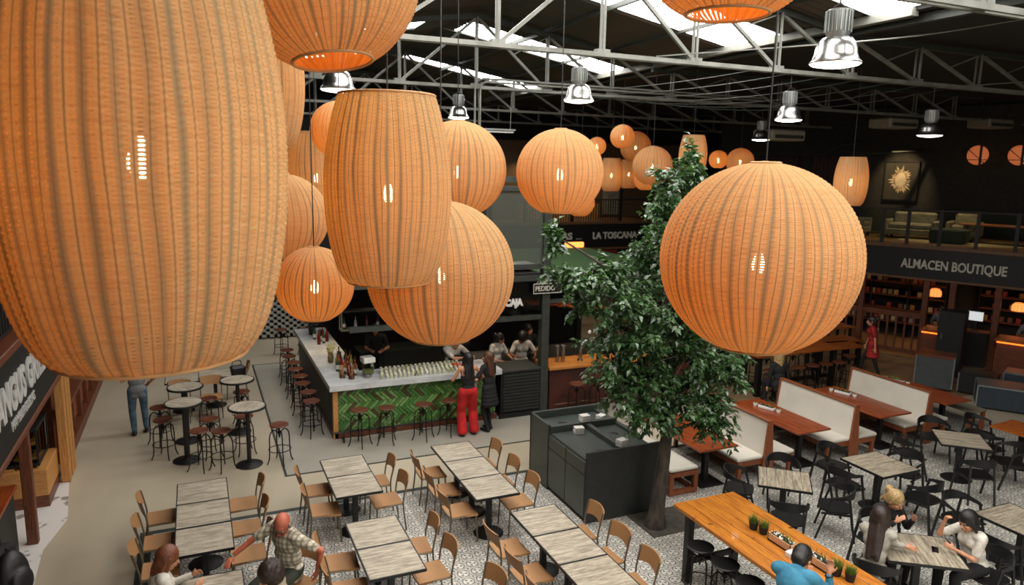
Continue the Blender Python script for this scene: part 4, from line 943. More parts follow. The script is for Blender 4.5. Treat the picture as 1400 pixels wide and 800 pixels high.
# ================================================================== TAN WOVEN CHAIR (faces +y)
def tan_chair():
    t = thing('woven_chair')
    s = MB(); n = 8; vs = []
    for j in range(n+1):
        y = -.2+.42*j/n
        for i in range(n+1):
            x = (-.215+.43*i/n)*(1.0 if j > 4 else .96); z = .455-.012*(1-((i-4)/4)**2)-.006*(j/n)
            vs.append((x, y, z))
    W_ = n+1; s.add(vs, [(j*W_+i, j*W_+i+1, (j+1)*W_+i+1, (j+1)*W_+i) for j in range(n) for i in range(n)])
    b0 = [(x, y, z-.032) for x, y, z in vs]; s.add(b0, [(j*W_+i, (j+1)*W_+i, (j+1)*W_+i+1, j*W_+i+1) for j in range(n) for i in range(n)])
    N = W_*W_
    for i in range(n):
        for a, b in ((i, i+1), (n*W_+i+1, n*W_+i), ((i+1)*W_, i*W_), (i*W_+n, (i+1)*W_+n)): s.f.append((a, a+N, b+N, b)); s.mi.append(0)
    s.build('seat', M_cord, t)
    b = MB(); vs = []; nx, nz = 12, 5
    for side in (0, 1):
        for j in range(nz+1):
            q = j/nz; z = .60+.23*q
            for i in range(nx+1):
                p = -1+2*i/nx; wv = .225*(1-.10*(1-q)**2*0) ; droop = (.055 if j == 0 else 0)*(1-p*p)*0
                zz = z + (.045*(1-p*p) if j == 0 else .045*(1-p*p)*(1-q)) - (.02*p*p*q)
                y = -.235-.05*(1-p*p)-.05*q + (.016 if side else 0)
                vs.append((p*wv, y, zz))
    W_ = nx+1; M1 = W_*(nz+1); fs = []
    for j in range(nz):
        for i in range(nx):
            a = j*W_+i; fs.append((a, a+1, a+1+W_, a+W_)); fs.append((a+M1, a+W_+M1, a+1+W_+M1, a+1+M1))
    for i in range(nx): fs.append((i, i+M1, i+1+M1, i+1)); a = nz*W_+i; fs.append((a, a+1, a+1+M1, a+M1))
    for j in range(nz): a = j*W_; fs.append((a, a+W_, a+W_+M1, a+M1)); a += nx; fs.append((a, a+M1, a+M1+W_, a+W_))
    b.add(vs, fs); b.build('backrest', M_cord, t)
    for sx in (-1, 1):
        MB().tube(spline([(sx*.2, .19, .44), (sx*.205, .2, .3), (sx*.21, .215, 0)], 3), .0125, 7).build('leg', M_tubeleg, t)
        MB().tube(spline([(sx*.215, -.245, 0), (sx*.21, -.215, .25), (sx*.21, -.2, .45), (sx*.217, -.225, .62), (sx*.222, -.265, .8)], 4), .0125, 7).build('leg', M_tubeleg, t)
    f = MB()
    for sx in (-1, 1): f.cyl((sx*.205, -.2, .43), (sx*.205, .2, .43), .011, 6)
    for y in (-.2, .2): f.cyl((-.205, y, .43), (.205, y, .43), .011, 6)
    f.build('seat_frame', M_tubeleg, t); return t
used = {}
def place(key, builder, loc, rz, label, cat, group=None, name=None):
    if key not in used:
        o = used[key] = builder(); o.location = loc; o.rotation_euler = (0, 0, rz); tag(o, label, cat, group)
    else: o = copy_tree(used[key], loc, rz, label, group); tag(o, label, cat, group)
    return o
def tan(x, y, face, label): return place('tan', tan_chair, (x+random.uniform(-.015, .015), y+random.uniform(-.02, .02), 0), R(face)+random.uniform(-.07, .07), label, 'chair', 'tan woven chairs')
# ---- square table
def sq_table():
    t = thing('square_table')
    MB().box((0, 0, .735), (.664, .704, .022), ch=.004).build('tabletop', M_grey_top, t)
    e = MB()
    for sx in (-1, 1): e.box((sx*.337, 0, .73), (.012, .722, .036)); e.box((0, sx*.356, .73), (.664, .012, .036))
    e.build('edge_band', M_black, t)
    MB().box((0, 0, .707), (.42, .42, .02)).build('top_plate', M_black, t); MB().box((0, 0, .36), (.08, .08, .7), ch=.008).build('column', M_black, t)
    MB().lathe([(.0, .028), (.2, .024), (.225, .012), (.225, 0), (0, 0)], 28).build('base', M_black, t); return t
def tbl(x, y, label): return place('sq', sq_table, (x, y, 0), 0, label, 'table', 'grey square tables')
rows = [('leftmost long table row', -.09, [10.78, 10.05, 9.31]), ('far short table row', 1.99, [10.93, 10.2]), ('long centre table row', 3.83, [10.87, 10.14, 9.41]),
        ('near short table row', 1.97, [8.69, 7.96]), ('table row before the cabinet', 4.14, [8.18, 7.45, 6.72]), ('table row at the bottom left edge', -.03, [8.04, 7.31])]
ordn = {3: ['far end', 'middle', 'near end'], 2: ['far end', 'near end']}
for nm, x, ys in rows:
    for k_, y in enumerate(ys): tbl(x, y, 'square grey wood-grain table, %s of the %s' % (ordn[len(ys)][k_], nm))
def chairs(nm, x, ys, lab, off=.53, sides=(-1, 1)):
    o3 = {1: ['only'], 2: ['far', 'near'], 3: ['far', 'middle', 'near']}[len(ys)]
    for s_ in sides:
        for k_, y in enumerate(ys): tan(x+s_*off, y, -90 if s_ < 0 else 90, 'tan woven chair, %s one on the %s side of the %s' % (o3[k_], 'left' if s_ < 0 else 'right', nm))
chairs(rows[0][0], -.09, [10.78, 10.05, 9.31], 0)
chairs(rows[1][0], 1.99, [10.85, 10.15], 0, .47)
chairs(rows[2][0], 3.83, [10.87, 10.14, 9.41], 0, .46)
chairs(rows[3][0], 1.97, [8.66, 8.0], 0, .5)
chairs(rows[4][0], 4.14, [8.18, 7.5, 6.85], 0, .52)
tan(2.75, 7.12, 100, 'tan woven chair cut by the bottom frame edge, centre'); 
# far left group behind the nearest lantern
tbl(-.42, 16.95, 'square grey table half hidden under the nearest lantern'); tbl(.25, 17.1, 'square grey table beside the black bag, far left')
tan(.16, 16.35, 180, 'tan woven chair facing away from the bar stools, under the nearest lantern'); tan(-.5, 16.25, 180, 'tan woven chair partly hidden by the two left round tables')
tan(.72, 17.6, 90, 'tan woven chair holding the black bag')
bg = thing('black_bag', 'black shoulder bag sitting on a far left chair', 'bag', (.74, 17.6, .452), R(20))
MB().box((0, 0, .15), (.38, .2, .3), ch=.06).build('body', M_black, bg); MB().tube(spline([(-.12, 0, .28), (-.08, 0, .4), (.08, 0, .4), (.12, 0, .28)]), .01, 6).build('strap', M_black, bg)

# ================================================================== INDUSTRIAL STOOL
def stool(hh=.74):
    t = thing('bar_stool')
    MB().lathe([(0, hh-.032), (.15, hh-.032), (.168, hh-.022), (.17, hh-.008), (.16, hh), (.1, hh-.006), (0, hh-.01)], 26).build('seat', M_seatwood, t)
    MB().lathe([(.0, 0), (.014, 0), (.014, .2), (.05, .205), (.09, .222), (0, .225)], 10, (0, 0, hh-.26)).build('screw_column', M_iron, t)
    h = MB().lathe([(.028, -.03), (.032, .0), (.028, .03)], 12, (0, 0, hh-.16)); h.build('hub', M_iron, t)
    for k_ in range(4):
        a = pi/4+k_*pi/2; c_, s_ = cos(a), sin(a)
        pts = [(.02, hh-.16), (.09, hh-.105), (.15, hh-.14), (.178, hh-.23), (.182, hh-.4), (.187, hh-.55), (.2, .08), (.235, .0)]
        MB().tube(spline([(r*c_, r*s_, z) for r, z in pts], 3), .0115, 6).build('leg', M_iron, t)
    MB().tube([(.196*cos(2*pi*i/24), .196*sin(2*pi*i/24), .26) for i in range(24)], .009, 6, closed=True).build('foot_ring', M_iron, t)
    MB().tube([(.05*cos(2*pi*i/12), .05*sin(2*pi*i/12), hh-.2) for i in range(12)], .006, 5, closed=True).build('brace_ring', M_iron, t)
    return t
def stl(x, y, label, group='industrial stools', rz=None): return place('stool', stool, (x, y, 0), random.uniform(0, 1.5) if rz is None else rz, label, 'stool', group)
for x, y, l_ in ((-.72, 14.26, 'left of the front left round table'), (-.11, 13.44, 'in front, between the two front round tables, left one'), (.25, 13.3, 'in front, between the two front round tables, right one'),
                 (.07, 14.01, 'behind the two front ones between the round tables'), (-.81, 15.05, 'furthest left, behind the front left round table'), (.08, 15.3, 'between the two far round tables'),
                 (.67, 13.95, 'directly behind the front right round table'), (1.23, 13.26, 'standing alone right of the round tables'), (.72, 15.55, 'behind the far right round table')):
    stl(x, y, 'industrial stool with dark wood seat, '+l_)
for k_, (x, y) in enumerate(((2.77, 13.55), (3.28, 13.5), (4.02, 13.45), (4.58, 13.5))):
    stl(x, y, 'industrial stool at the green tiled bar front, %s from the left' % ('first', 'second', 'third', 'fourth')[k_])
for k_, y in enumerate((14.43, 15.05, 15.72, 16.3, 16.9, 17.5, 18.14, 18.8)):
    stl(1.98+.03*(k_ % 2), y, 'industrial stool along the left side of the bar, %s from the camera' % ('first', 'second', 'third', 'fourth', 'fifth', 'sixth', 'seventh', 'eighth')[k_])
stl(2.12, 21.2, 'industrial stool near the far lattice wall, left one'); stl(2.75, 21.1, 'industrial stool near the far lattice wall, right one')
stl(7.62, 13.62, 'industrial stool at the tap bar, left of two'); stl(8.14, 13.58, 'industrial stool at the tap bar, right of two')
# ---- round high tables
def round_high():
    t = thing('round_high_table')
    MB().lathe([(0, 1.085), (.31, 1.085), (.31, 1.11), (.305, 1.115), (0, 1.115)], 40).build('tabletop', M_grey_top, t)
    MB().lathe([(.312, 1.075), (.332, 1.08), (.332, 1.112), (.308, 1.116)], 40, cap=False).build('edge_band', M_black, t)
    MB().cyl((0, 0, .02), (0, 0, 1.085), .038, 14).build('column', M_black, t)
    MB().lathe([(0, .05), (.05, .045), (.2, .022), (.235, .01), (.235, 0), (0, 0)], 30).build('base', M_black, t)
    MB().box((0, 0, 1.07), (.3, .05, .02)).build('top_bracket', M_black, t); return t
for x, y, l_ in ((-.35, 13.98, 'front left of the four'), (.70, 13.36, 'front right of the four'), (-.33, 15.0, 'far left of the four'), (.63, 15.15, 'far right of the four')):
    place('round', round_high, (x, y, 0), random.uniform(0, 3), 'round grey high table with black rim, '+l_, 'table', 'round high tables')

# ================================================================== BAR TOP THINGS
zc = 1.126
cupm = [MB().lathe([(0, .0), (.02, 0), (.022, .004), (.026, .05), (.034, .085), (.031, .085), (.0, .05)], 8).mesh('cocktail_cup', m_) for m_ in
        (mat('pale_cocktail', '#d2cfb0', .2), mat('white_cup', '#d9d8cc', .3), mat('lime_cocktail', '#aeb288', .2))]
dkm = MB().lathe([(0, 0), (.03, 0), (.03, .006), (0, .006)], 10).mesh('coaster', M_black)
lim = MB().ell((0, 0, 0), (.016, .016, .01), 6, 4).mesh('garnish', M_grassgreen)
n_g = 0
for i in range(19):
    for j in range(7):
        x = 3.36+i*.094+random.uniform(-.01, .01)+j*.02; y = 14.12+j*.098+random.uniform(-.01, .01)
        c = random.choice((0, 0, 1, 2)); o = link(bpy.data.objects.new('cocktail_cup', cupm[c])); o.location = (x, y, zc)
        tag(o, ('cup of pale yellow cocktail', 'white-filled small cup', 'cup of lime green cocktail')[c]+' in the close rows set out on the bar top', 'cup', ('yellow', 'white', 'lime')[c]+' cocktail cups in rows'); n_g += 1
for i in range(9):
    o = MB().lathe([(0, 0), (.022, 0), (.034, .09), (.03, .09), (0, .06)], 8).build('cocktail_cup', mat('red_cocktail', '#b33a1e', .3) if i == 0 else bpy.data.materials['red_cocktail'], loc=(5.0+.07*(i % 3), 14.32+.08*(i//3), zc))
    tag(o, 'small cup of red cocktail at the right end of the rows', 'cup', 'red cocktail cups')
for k_, (x, y) in enumerate(((5.3, 14.6), (5.38, 14.5), (5.47, 14.62))):
    tag(MB().lathe([(.0, 0), (.03, 0), (.036, .16), (.033, .16), (.028, .01)], 12, cap=False).build('tall_glass', M_glass, loc=(x, y, zc)), 'tall clear empty glass beside the bartender\'s hand', 'glass', 'tall glasses by the bartender')
hb = thing('lime_planter', 'little green herb sprig among the cups on the bar top', 'plant', (4.05, 14.14, zc))
MB().lathe([(0, 0), (.02, 0), (.026, .03), (0, .03)], 8).build('pot', M_terr, hb)
m_ = MB()
for k_ in range(14):
    a = random.uniform(0, 6.28); m_.add([(0, 0, .03), (.03*cos(a), .03*sin(a), .06), (.05*cos(a+.2), .05*sin(a+.2), .09), (.025*cos(a+.5), .025*sin(a+.5), .07)], [(0,1,2,3)])
m_.build('leaves', M_grassgreen, hb, smooth=False)
# water dispenser
wd = thing('drink_dispenser', 'square glass drink dispenser with a white lid on the bar corner', 'dispenser', (3.12, 14.38, zc), R(8))
MB().box((0, 0, .19), (.2, .2, .26), ch=.02).build('glass_tank', glass('tank_glass', (.8, .84, .72), .3), wd); MB().box((0, 0, .375), (.25, .25, .11), ch=.012).build('lid', M_white, wd)
MB().lathe([(.085, 0), (.09, .05), (.08, .06)], 16).build('foot', M_alu, wd); MB().tube([(0, -.1, .09), (0, -.14, .09), (0, -.145, .07)], .01, 6).build('tap', M_alu, wd)
MB().box((0, 0, .12), (.17, .17, .09), ch=.02).build('fruit_water', mat('greenish_water', '#8c8f5c', .3), wd)
# bottles
def bottle_mesh(m_, h=.3, r=.037): return MB().lathe([(0, 0), (r, 0), (r, h*.55), (r*.85, h*.63), (r*.36, h*.72), (r*.34, h*.97), (0, h*.97)], 14).mesh('bottle', m_)
bc_ = [('amber', '#7a3f14'), ('dark brown', '#2e1a10'), ('deep red', '#6a1712'), ('green', '#2d4a26'), ('straw yellow', '#a8954a'), ('clear', '#9aa39a'), ('orange', '#b5601e')]
bmesh_ = [(n, bottle_mesh(mat('bottle_'+n.replace(' ', '_'), c, .12, coat=.3))) for n, c in bc_]
lbm = MB().lathe([(.0385, .05), (.0385, .13)], 14, cap=False).mesh('paper_label', M_white); capm = MB().cyl((0, 0, .285), (0, 0, .305), .015, 8).mesh('cap', M_black)
def bottle(x, y, z, c, label, grp, s=1.0):
    t = thing('bottle', label, 'bottle', (x, y, z), random.uniform(0, 6), grp); t.scale = (s,)*3
    for nm, me in (('glass_body', bmesh_[c][1]), ('paper_label', lbm), ('cap', capm)):
        if nm == 'paper_label' and random.random() < .35: continue
        o = link(bpy.data.objects.new(nm, me)); o.parent = t
    return t
pos = [(2.72, 14.75), (2.82, 14.83), (2.93, 14.74), (2.68, 14.93), (2.8, 15.0), (2.92, 15.1), (2.72, 15.22), (2.85, 15.35), (2.7, 15.45), (2.9, 15.6), (2.78, 15.75), (2.95, 14.9), (2.66, 15.1), (2.62, 17.5), (2.75, 17.6), (2.7, 17.8), (2.85, 17.75), (2.6, 18.05), (2.8, 18.1), (2.98, 14.95), (2.9, 14.6), (2.78, 14.62), (2.66, 15.32), (2.94, 15.22), (2.84, 15.2), (2.62, 15.0), (2.97, 15.45)]
for k_, (x, y) in enumerate(pos):
    c = (0, 1, 6, 2, 0, 4, 1, 3, 0, 4, 1, 1, 6, 2, 3, 1, 2, 3, 2, 1, 0, 2, 4, 1, 0, 3, 6)[k_]
    bottle(x, y, zc, c, '%s bottle %s the bar top' % (bc_[c][0], 'in the near cluster on the left arm of' if y < 16 else 'in the far cluster on the left arm of'), '%s bottles, %s cluster' % (bc_[c][0], 'near' if y < 16 else 'far'), random.uniform(.95, 1.25))
for k_, (x, y, l_) in enumerate(((2.62, 14.5, 'nearest on the bar corner'), (2.78, 14.36, 'front, with brown sticks'), (2.6, 15.75, 'in front of the yellow flowers'))):
    t = thing('glass_jar', 'glass jar of sticks and garnish on the bar, '+l_, 'jar', (x, y, zc))
    MB().lathe([(0, 0), (.06, 0), (.062, .13), (.05, .15)], 18).build('glass', M_glass, t); MB().lathe([(0, 0), (.052, .005), (.052, .08), (0, .08)], 14).build('contents', mat('jar_contents_%d' % k_, ('#8a5a2a', '#7a3a1c', '#9a8a40')[k_], .6), t)
    q_ = MB()
    for i in range(9): q_.cyl((random.uniform(-.03, .03), random.uniform(-.03, .03), .05), (random.uniform(-.07, .07), random.uniform(-.07, .07), random.uniform(.2, .28)), .005, 5)
    q_.build('sticks', M_pine, t)
fl = thing('flower_vase', 'small vase of yellow-white flowers on the left arm of the bar', 'vase', (2.66, 16.1, zc))
MB().lathe([(0, 0), (.05, 0), (.06, .1), (.04, .15)], 16).build('vase', M_glass, fl)
q_ = MB()
for i in range(26):
    a = random.uniform(0, 6.28); r = random.uniform(.02, .13); q_.ell((r*cos(a), r*sin(a), random.uniform(.18, .32)), (.022, .022, .014), 6, 4)
q_.build('blossoms', mat('yellow_blossom', '#b9b25a', .7), fl); q_ = MB()
for i in range(12): a = i*.52; q_.cyl((0, 0, .05), (.09*cos(a), .09*sin(a), .24), .004, 4)
q_.build('stems', M_grassgreen, fl)
rp = thing('dark_red_plant', 'dark red leafy plant in a pot at the far end of the bar', 'plant', (2.62, 18.6, zc))
MB().lathe([(0, 0), (.07, 0), (.09, .16), (0, .15)], 16).build('pot', M_terr, rp); q_ = MB()
for i in range(60):
    a = random.uniform(0, 6.28); r = random.uniform(.05, .26); z = random.uniform(.16, .42); d = Vector((cos(a), sin(a), .4)); p = Vector((r*cos(a), r*sin(a), z)); sd = Vector((-sin(a), cos(a), 0))*.03
    q_.add([p, p+d*.05-sd, p+d*.11, p+d*.05+sd], [(0,1,2,3)])
q_.build('leaves', mat('dark_red_leaf', '#4a1d18', .5), rp, smooth=False)
for k_ in range(9):
    c = (3, 5, 2, 2, 5, 0, 5, 4, 0)[k_]; x = 3.05+k_*.26
    bottle(x, 16.5, 1.69, c, '%s bottle on the hanging shelf, %s from the left' % (bc_[c][0], ('first', 'second', 'third', 'fourth', 'fifth', 'sixth', 'seventh', 'eighth', 'ninth')[k_]), 'hanging shelf bottles', .95)

# ================================================================== BENCHES AND ORANGE TABLES
def half_bench(t, x0, sg, y0, y1, m_=None):
    L_ = y1-y0
    MB().span((min(x0, x0+sg*.56), y0, .40), (max(x0, x0+sg*.56), y1, .47), ch=.02).build('seat_cushion', m_ or M_white_leather, t)
    MB().span((min(x0, x0+sg*.54), y0+.01, .30), (max(x0, x0+sg*.54), y1-.01, .40), ch=.008).build('seat_frame', M_redwood2, t)
    for y in (y0+.05, y1-.05): MB().box((x0+sg*.49, y, .15), (.07, .07, .30), ch=.006).build('leg', M_redwood2, t)
M_redwood2 = wood('orange_brown_bench_wood', '#8a4d2a', '#6b371b', stretch=(9, 9, 1))
def dbl_bench(x, y0, y1, label):
    t = thing('double_bench', label, 'bench', (x, 0, 0), 0, 'white leather benches')
    half_bench(t, -.09, -1, y0, y1); half_bench(t, .09, 1, y0, y1)
    for sg in (-1, 1):
        m = MB(); m.add([(sg*.1, y0, .44), (sg*.02, y0, 1.08), (sg*.1, y1, .44), (sg*.02, y1, 1.08), (sg*.05, y0, .44), (0, y0, 1.08), (sg*.05, y1, .44), (0, y1, 1.08)],
            [(0,1,3,2), (4,6,7,5), (0,4,5,1), (2,3,7,6), (1,5,7,3), (0,2,6,4)] if sg > 0 else [(0,2,3,1), (4,5,7,6), (0,1,5,4), (2,6,7,3), (1,3,7,5), (0,4,6,2)])
        m.build('back_cushion', M_white_leather, t, smooth=False)
    for y in (y0-.02, y1+.02):
        m = MB(); m.prism([(-.14, 0), (.14, 0), (.045, 1.1), (-.045, 1.1)], -.02, .02); o = m.build('end_panel', M_redwood2, t); o.rotation_euler = (R(90), 0, 0); o.location = (0, y, 0)
    MB().span((-.05, y0-.04, 1.08), (.05, y1+.04, 1.11), ch=.006).build('top_rail', M_redwood2, t); return t
dbl_bench(9.17, 9.38, 11.3, 'double white leather bench, first of three, beside the tree')
dbl_bench(11.36, 9.45, 11.35, 'double white leather bench, middle of three')
dbl_bench(13.55, 9.55, 11.45, 'double white leather bench, furthest right of three')
b0 = thing('box_bench', 'single white-topped bench with open wooden box frame, behind the tree trunk', 'bench', (7.4, 0, 0))
MB().span((-.29, 9.4, .42), (.29, 11.3, .48), ch=.02).build('seat_cushion', M_white_leather, b0)
for x in (-.25, .25):
    for y in (9.44, 11.26): MB().box((x, y, .2), (.08, .08, .4), ch=.006).build('leg', M_redwood2, b0)
f = MB()
for y in (9.44, 11.26): f.box((0, y, .37), (.42, .07, .08)); f.box((0, y, .05), (.42, .07, .08))
for x in (-.25, .25): f.box((x, 10.35, .37), (.06, 1.75, .08)); f.box((x, 10.35, .05), (.06, 1.75, .06))
f.build('box_frame', M_redwood2, b0)
gbm = thing('low_bench', 'plain low bench with greyish seat beyond the last orange table', 'bench', (15.3, 0, 0))
MB().span((-.25, 9.62, .41), (.25, 11.3, .46), ch=.015).build('seat_cushion', M_grey_leather, gbm)
for x in (-.2, .2):
    for y in (9.68, 11.24): MB().box((x, y, .205), (.07, .07, .41)).build('leg', M_redwood2, gbm)
def otable(x, y0, y1, label, w_=.8):
    t = thing('orange_table', label, 'table', (x, 0, 0), 0, 'orange wood tables'); n = 5
    for k_ in range(n): MB().span((-w_/2+k_*w_/n+.0015, y0, .715), (-w_/2+(k_+1)*w_/n-.0015, y1, .75), ch=.002).build('plank', M_mahog, t)
    for y in (y0+.35, y1-.35):
        MB().box((0, y, .36), (.09, .09, .7)).build('column', M_black, t); MB().box((0, y, .012), (.5, .5, .024), ch=.004).build('base', M_black, t)
    MB().span((-w_/2+.05, y0+.1, .69), (w_/2-.05, y1-.1, .714)).build('under_frame', M_black, t); return t
otable(8.08, 9.37, 11.3, 'orange wood table half covered by the tree leaves', .82); otable(10.3, 9.4, 11.3, 'orange wood table between the first and middle benches'); otable(12.55, 9.5, 11.4, 'orange wood table between the middle and last benches', .88)
otable(14.55, 9.6, 11.5, 'darker orange table behind the last white bench', .8)
def dish_group(x, y, z, ang, who):
    tr = thing('condiment_tray', 'white oblong dish holding small plants on the %s' % who, 'dish', (x, y, z), R(ang))
    MB().box((0, 0, .03), (.34, .11, .06), ch=.01).build('dish', M_white, tr); MB().box((0, 0, .058), (.3, .085, .01)).build('soil', M_soil, tr)
    q_ = MB()
    for i in range(10):
        px_ = random.uniform(-.13, .13); q_.add([(px_-.012, 0, .06), (px_+.012, 0, .06), (px_+random.uniform(-.03, .03), random.uniform(-.03, .03), random.uniform(.09, .14))], [(0,1,2)])
    q_.build('sprigs', M_grassgreen, tr, smooth=False)
    for s_, ww in ((-1, 'left'), (1, 'right')):
        c_, s2 = cos(R(ang)), sin(R(ang)); dx = s_*.26
        t = thing('small_pot', 'tiny white pot %s of the dish on the %s' % (ww, who), 'pot', (x+dx*c_, y+dx*s2, z))
        MB().lathe([(0, 0), (.035, 0), (.045, .04), (.042, .06), (.036, .06), (.034, .045), (0, .045)], 14).build('pot', M_white, t); MB().ell((0, 0, .055), (.03, .03, .02), 8, 5).build('plant', M_grassgreen, t)
dish_group(10.35, 10.7, .749, -75, 'orange table left of the middle bench'); dish_group(12.65, 10.9, .749, -75, 'orange table right of the middle bench'); dish_group(14.6, 11.15, .749, -80, 'darkest orange table')

# ================================================================== BLACK ARMCHAIR (faces +y)
def blk_chair():
    t = thing('black_armchair')
    s = MB(); pts = []
    for i in range(24):
        a = 2*pi*i/24; r = 1/((abs(cos(a))**3.2+abs(sin(a))**3.2)**(1/3.2)); pts.append((.235*r*cos(a)*(1.0+.05*sin(a)), .225*r*sin(a)))
    s.prism(pts, .435, .46); s.build('seat', M_black, t)
    n = 20; vs = []; fs = []
    for i in range(n+1):
        a = R(-195)+R(210)*i/n; q = sin(pi*i/n); h = .035+.11*q**2; rx, ry = .27, .25
        x, y = rx*cos(a), ry*sin(a)-.0
        if i < 3 or i > n-3: y += .03
        z = .665+.06*q; th = .014
        nx, ny = cos(a), sin(a)
        for dz, dr in ((-h/2, -th), (-h/2, th), (h/2, th*1.2), (h/2, -th*.4)): vs.append((x+nx*dr, y+ny*dr, z+dz))
    for i in range(n):
        for k_ in range(4): a, b = i*4+k_, i*4+(k_+1) % 4; fs.append((a, a+4, b+4, b))
    fs += [(0,1,2,3), tuple(n*4+k_ for k_ in (3,2,1,0))]
    m = MB(); m.add(vs, fs); m.build('arm_back_band', M_black, t)
    for sx in (-1, 1):
        MB().bar((sx*.255, .25, 0), (sx*.262, .07, .66), .026, .03).build('leg', M_black, t)
        MB().bar((sx*.21, -.29, 0), (sx*.185, -.175, .7), .026, .03).build('leg', M_black, t)
        MB().bar((sx*.255, .2, .42), (sx*.2, -.22, .42), .02, .03).build('side_rail', M_black, t)
    return t
def blk(x, y, face, label): return place('blk', blk_chair, (x, y, 0), R(face), label, 'chair', 'black curved-back armchairs')
def plank_table(x, y, rz, label, w_=.9, d_=.82, m_=None):
    t = thing('plank_table', label, 'table', (x, y, 0), R(rz), 'weathered plank tables'); n = 6; m_ = m_ or M_plank_a
    for k_ in range(n): MB().box((-w_/2+(k_+.5)*w_/n, 0, .737), (w_/n-.004, d_, .024), ch=.002).build('plank', m_, t)
    e = MB()
    for s_ in (-1, 1): e.box((s_*(w_/2+.006), 0, .732), (.012, d_+.024, .036)); e.box((0, s_*(d_/2+.006), .732), (w_, .012, .036))
    e.build('edge_band', M_black, t); MB().box((0, 0, .712), (.6, .5, .02)).build('top_plate', M_black, t)
    MB().box((0, 0, .36), (.09, .09, .7), ch=.006).build('column', M_black, t); MB().lathe([(0, .03), (.22, .02), (.26, 0)], 24).build('base', M_black, t)
    return t
plank_table(8.2, 7.99, -42, 'weathered plank table, nearest to the long honey table', .76, .74); plank_table(10.13, 7.87, 90, 'weathered plank table in the middle of the black armchairs', .82, .82); plank_table(12.5, 8.13, 48, 'weathered plank table below the last white bench', .8, .78)
plank_table(8.24, 5.72, -35, 'weathered plank table with two phones where the three women sit', .9, .78); plank_table(10.3, 5.68, 90, 'weathered plank table cut by the right frame edge', .9, .8)
otable2 = thing('orange_square_table', 'orange wood table cut by the right frame edge, beyond the black chairs', 'table', (14.15, 8.05, 0), R(5))
for k_ in range(5): MB().box((-.32+k_*.16, 0, .735), (.157, .8, .03), ch=.002).build('plank', M_high2, otable2)
MB().box((0, 0, .36), (.09, .09, .71)).build('column', M_black, otable2); MB().lathe([(0, .03), (.25, 0)], 20).build('base', M_black, otable2)
bl_ = [(7.78, 8.5, -135, 'left of the first plank table'), (8.72, 8.55, 150, 'behind the first plank table, below the first bench'), (7.75, 7.42, -40, 'in front of the first plank table'), (8.72, 7.45, 45, 'right of the first plank table'),
       (9.5, 8.0, -85, 'left of the middle plank table'), (9.95, 8.65, 185, 'behind the middle plank table'), (10.25, 7.15, 5, 'in front of the middle plank table'), (10.85, 7.95, 95, 'right of the middle plank table'),
       (11.72, 8.55, -115, 'left of the plank table below the last bench'), (12.9, 8.95, 150, 'behind the plank table below the last bench'), (11.95, 7.45, -30, 'in front of the plank table below the last bench'), (13.05, 7.6, 60, 'right of the plank table below the last bench'),
       (13.95, 8.75, -170, 'behind the orange table at the right edge'), (13.4, 8.25, -90, 'left of the orange table at the right edge'), (14.4, 7.3, 5, 'in front of the orange table at the right edge'),
       (10.15, 6.45, 175, 'behind the plank table at the right frame edge'), (10.35, 4.9, 0, 'in front of the plank table at the right frame edge'), (9.62, 5.6, -90, 'between the long-haired girl and the edge table'),
       (7.55, 5.75, -60, 'under the woman seen from behind'), (8.5, 6.5, 175, 'under the fair-haired woman in dark clothes'), (8.98, 5.3, 80, 'under the girl with long black hair')]
for x, y, fc, l_ in bl_: blk(x, y, fc, 'black curved-back armchair, '+l_)
for x, y, l_, r_ in ((8.06, 5.88, 'nearer the woman seen from behind', 20), (8.42, 5.62, 'nearer the girl with long black hair', -50)):
    ph = thing('mobile_phone', 'black phone lying on the plank table, '+l_, 'phone', (x, y, .7485), R(r_)); MB().box((0, 0, .004), (.075, .155, .008), ch=.003).build('body', M_phone, ph); MB().box((0, 0, .0085), (.068, .145, .001)).build('screen', M_phone, ph)

# ================================================================== LONG HIGH TABLE
ht = thing('long_high_table', 'long honey-coloured plank high table with black frame, bottom right', 'table', (0, 0, 0))
xs = [5.68, 5.86, 6.02, 6.20, 6.37, 6.53, 6.70]
for a, b in zip(xs, xs[1:]): MB().span((a+.005, 4.3, 1.0), (b-.005, 7.42, 1.05), ch=.004).build('plank', M_high, ht)
for x in (5.8, 6.58):
    for y in (4.5, 7.2): MB().box((x, y, .49), (.09, .09, .98)).build('leg', M_black, ht)
for y in (4.5, 7.2): MB().box((6.19, y, .3), (.7, .05, .07)).build('cross_rail', M_black, ht)
MB().span((6.14, 4.5, .26), (6.24, 7.2, .33)).build('long_rail', M_black, ht); MB().span((5.78, 4.42, .93), (6.6, 7.3, .995)).build('under_frame', M_black, ht)
for x, y, l_ in ((5.72, 6.83, 'furthest'), (5.74, 6.38, 'second furthest'), (5.74, 5.95, 'third')):
    o = place('stool', stool, (x-.02, y, 0), .6, 'black-looking round stool tucked under the long honey table, %s from the camera' % l_, 'stool', 'stools under the long table')
    for ch in o.children:
        if ch.name.startswith('seat'): ch.data = ch.data.copy(); ch.data.materials[0] = M_black
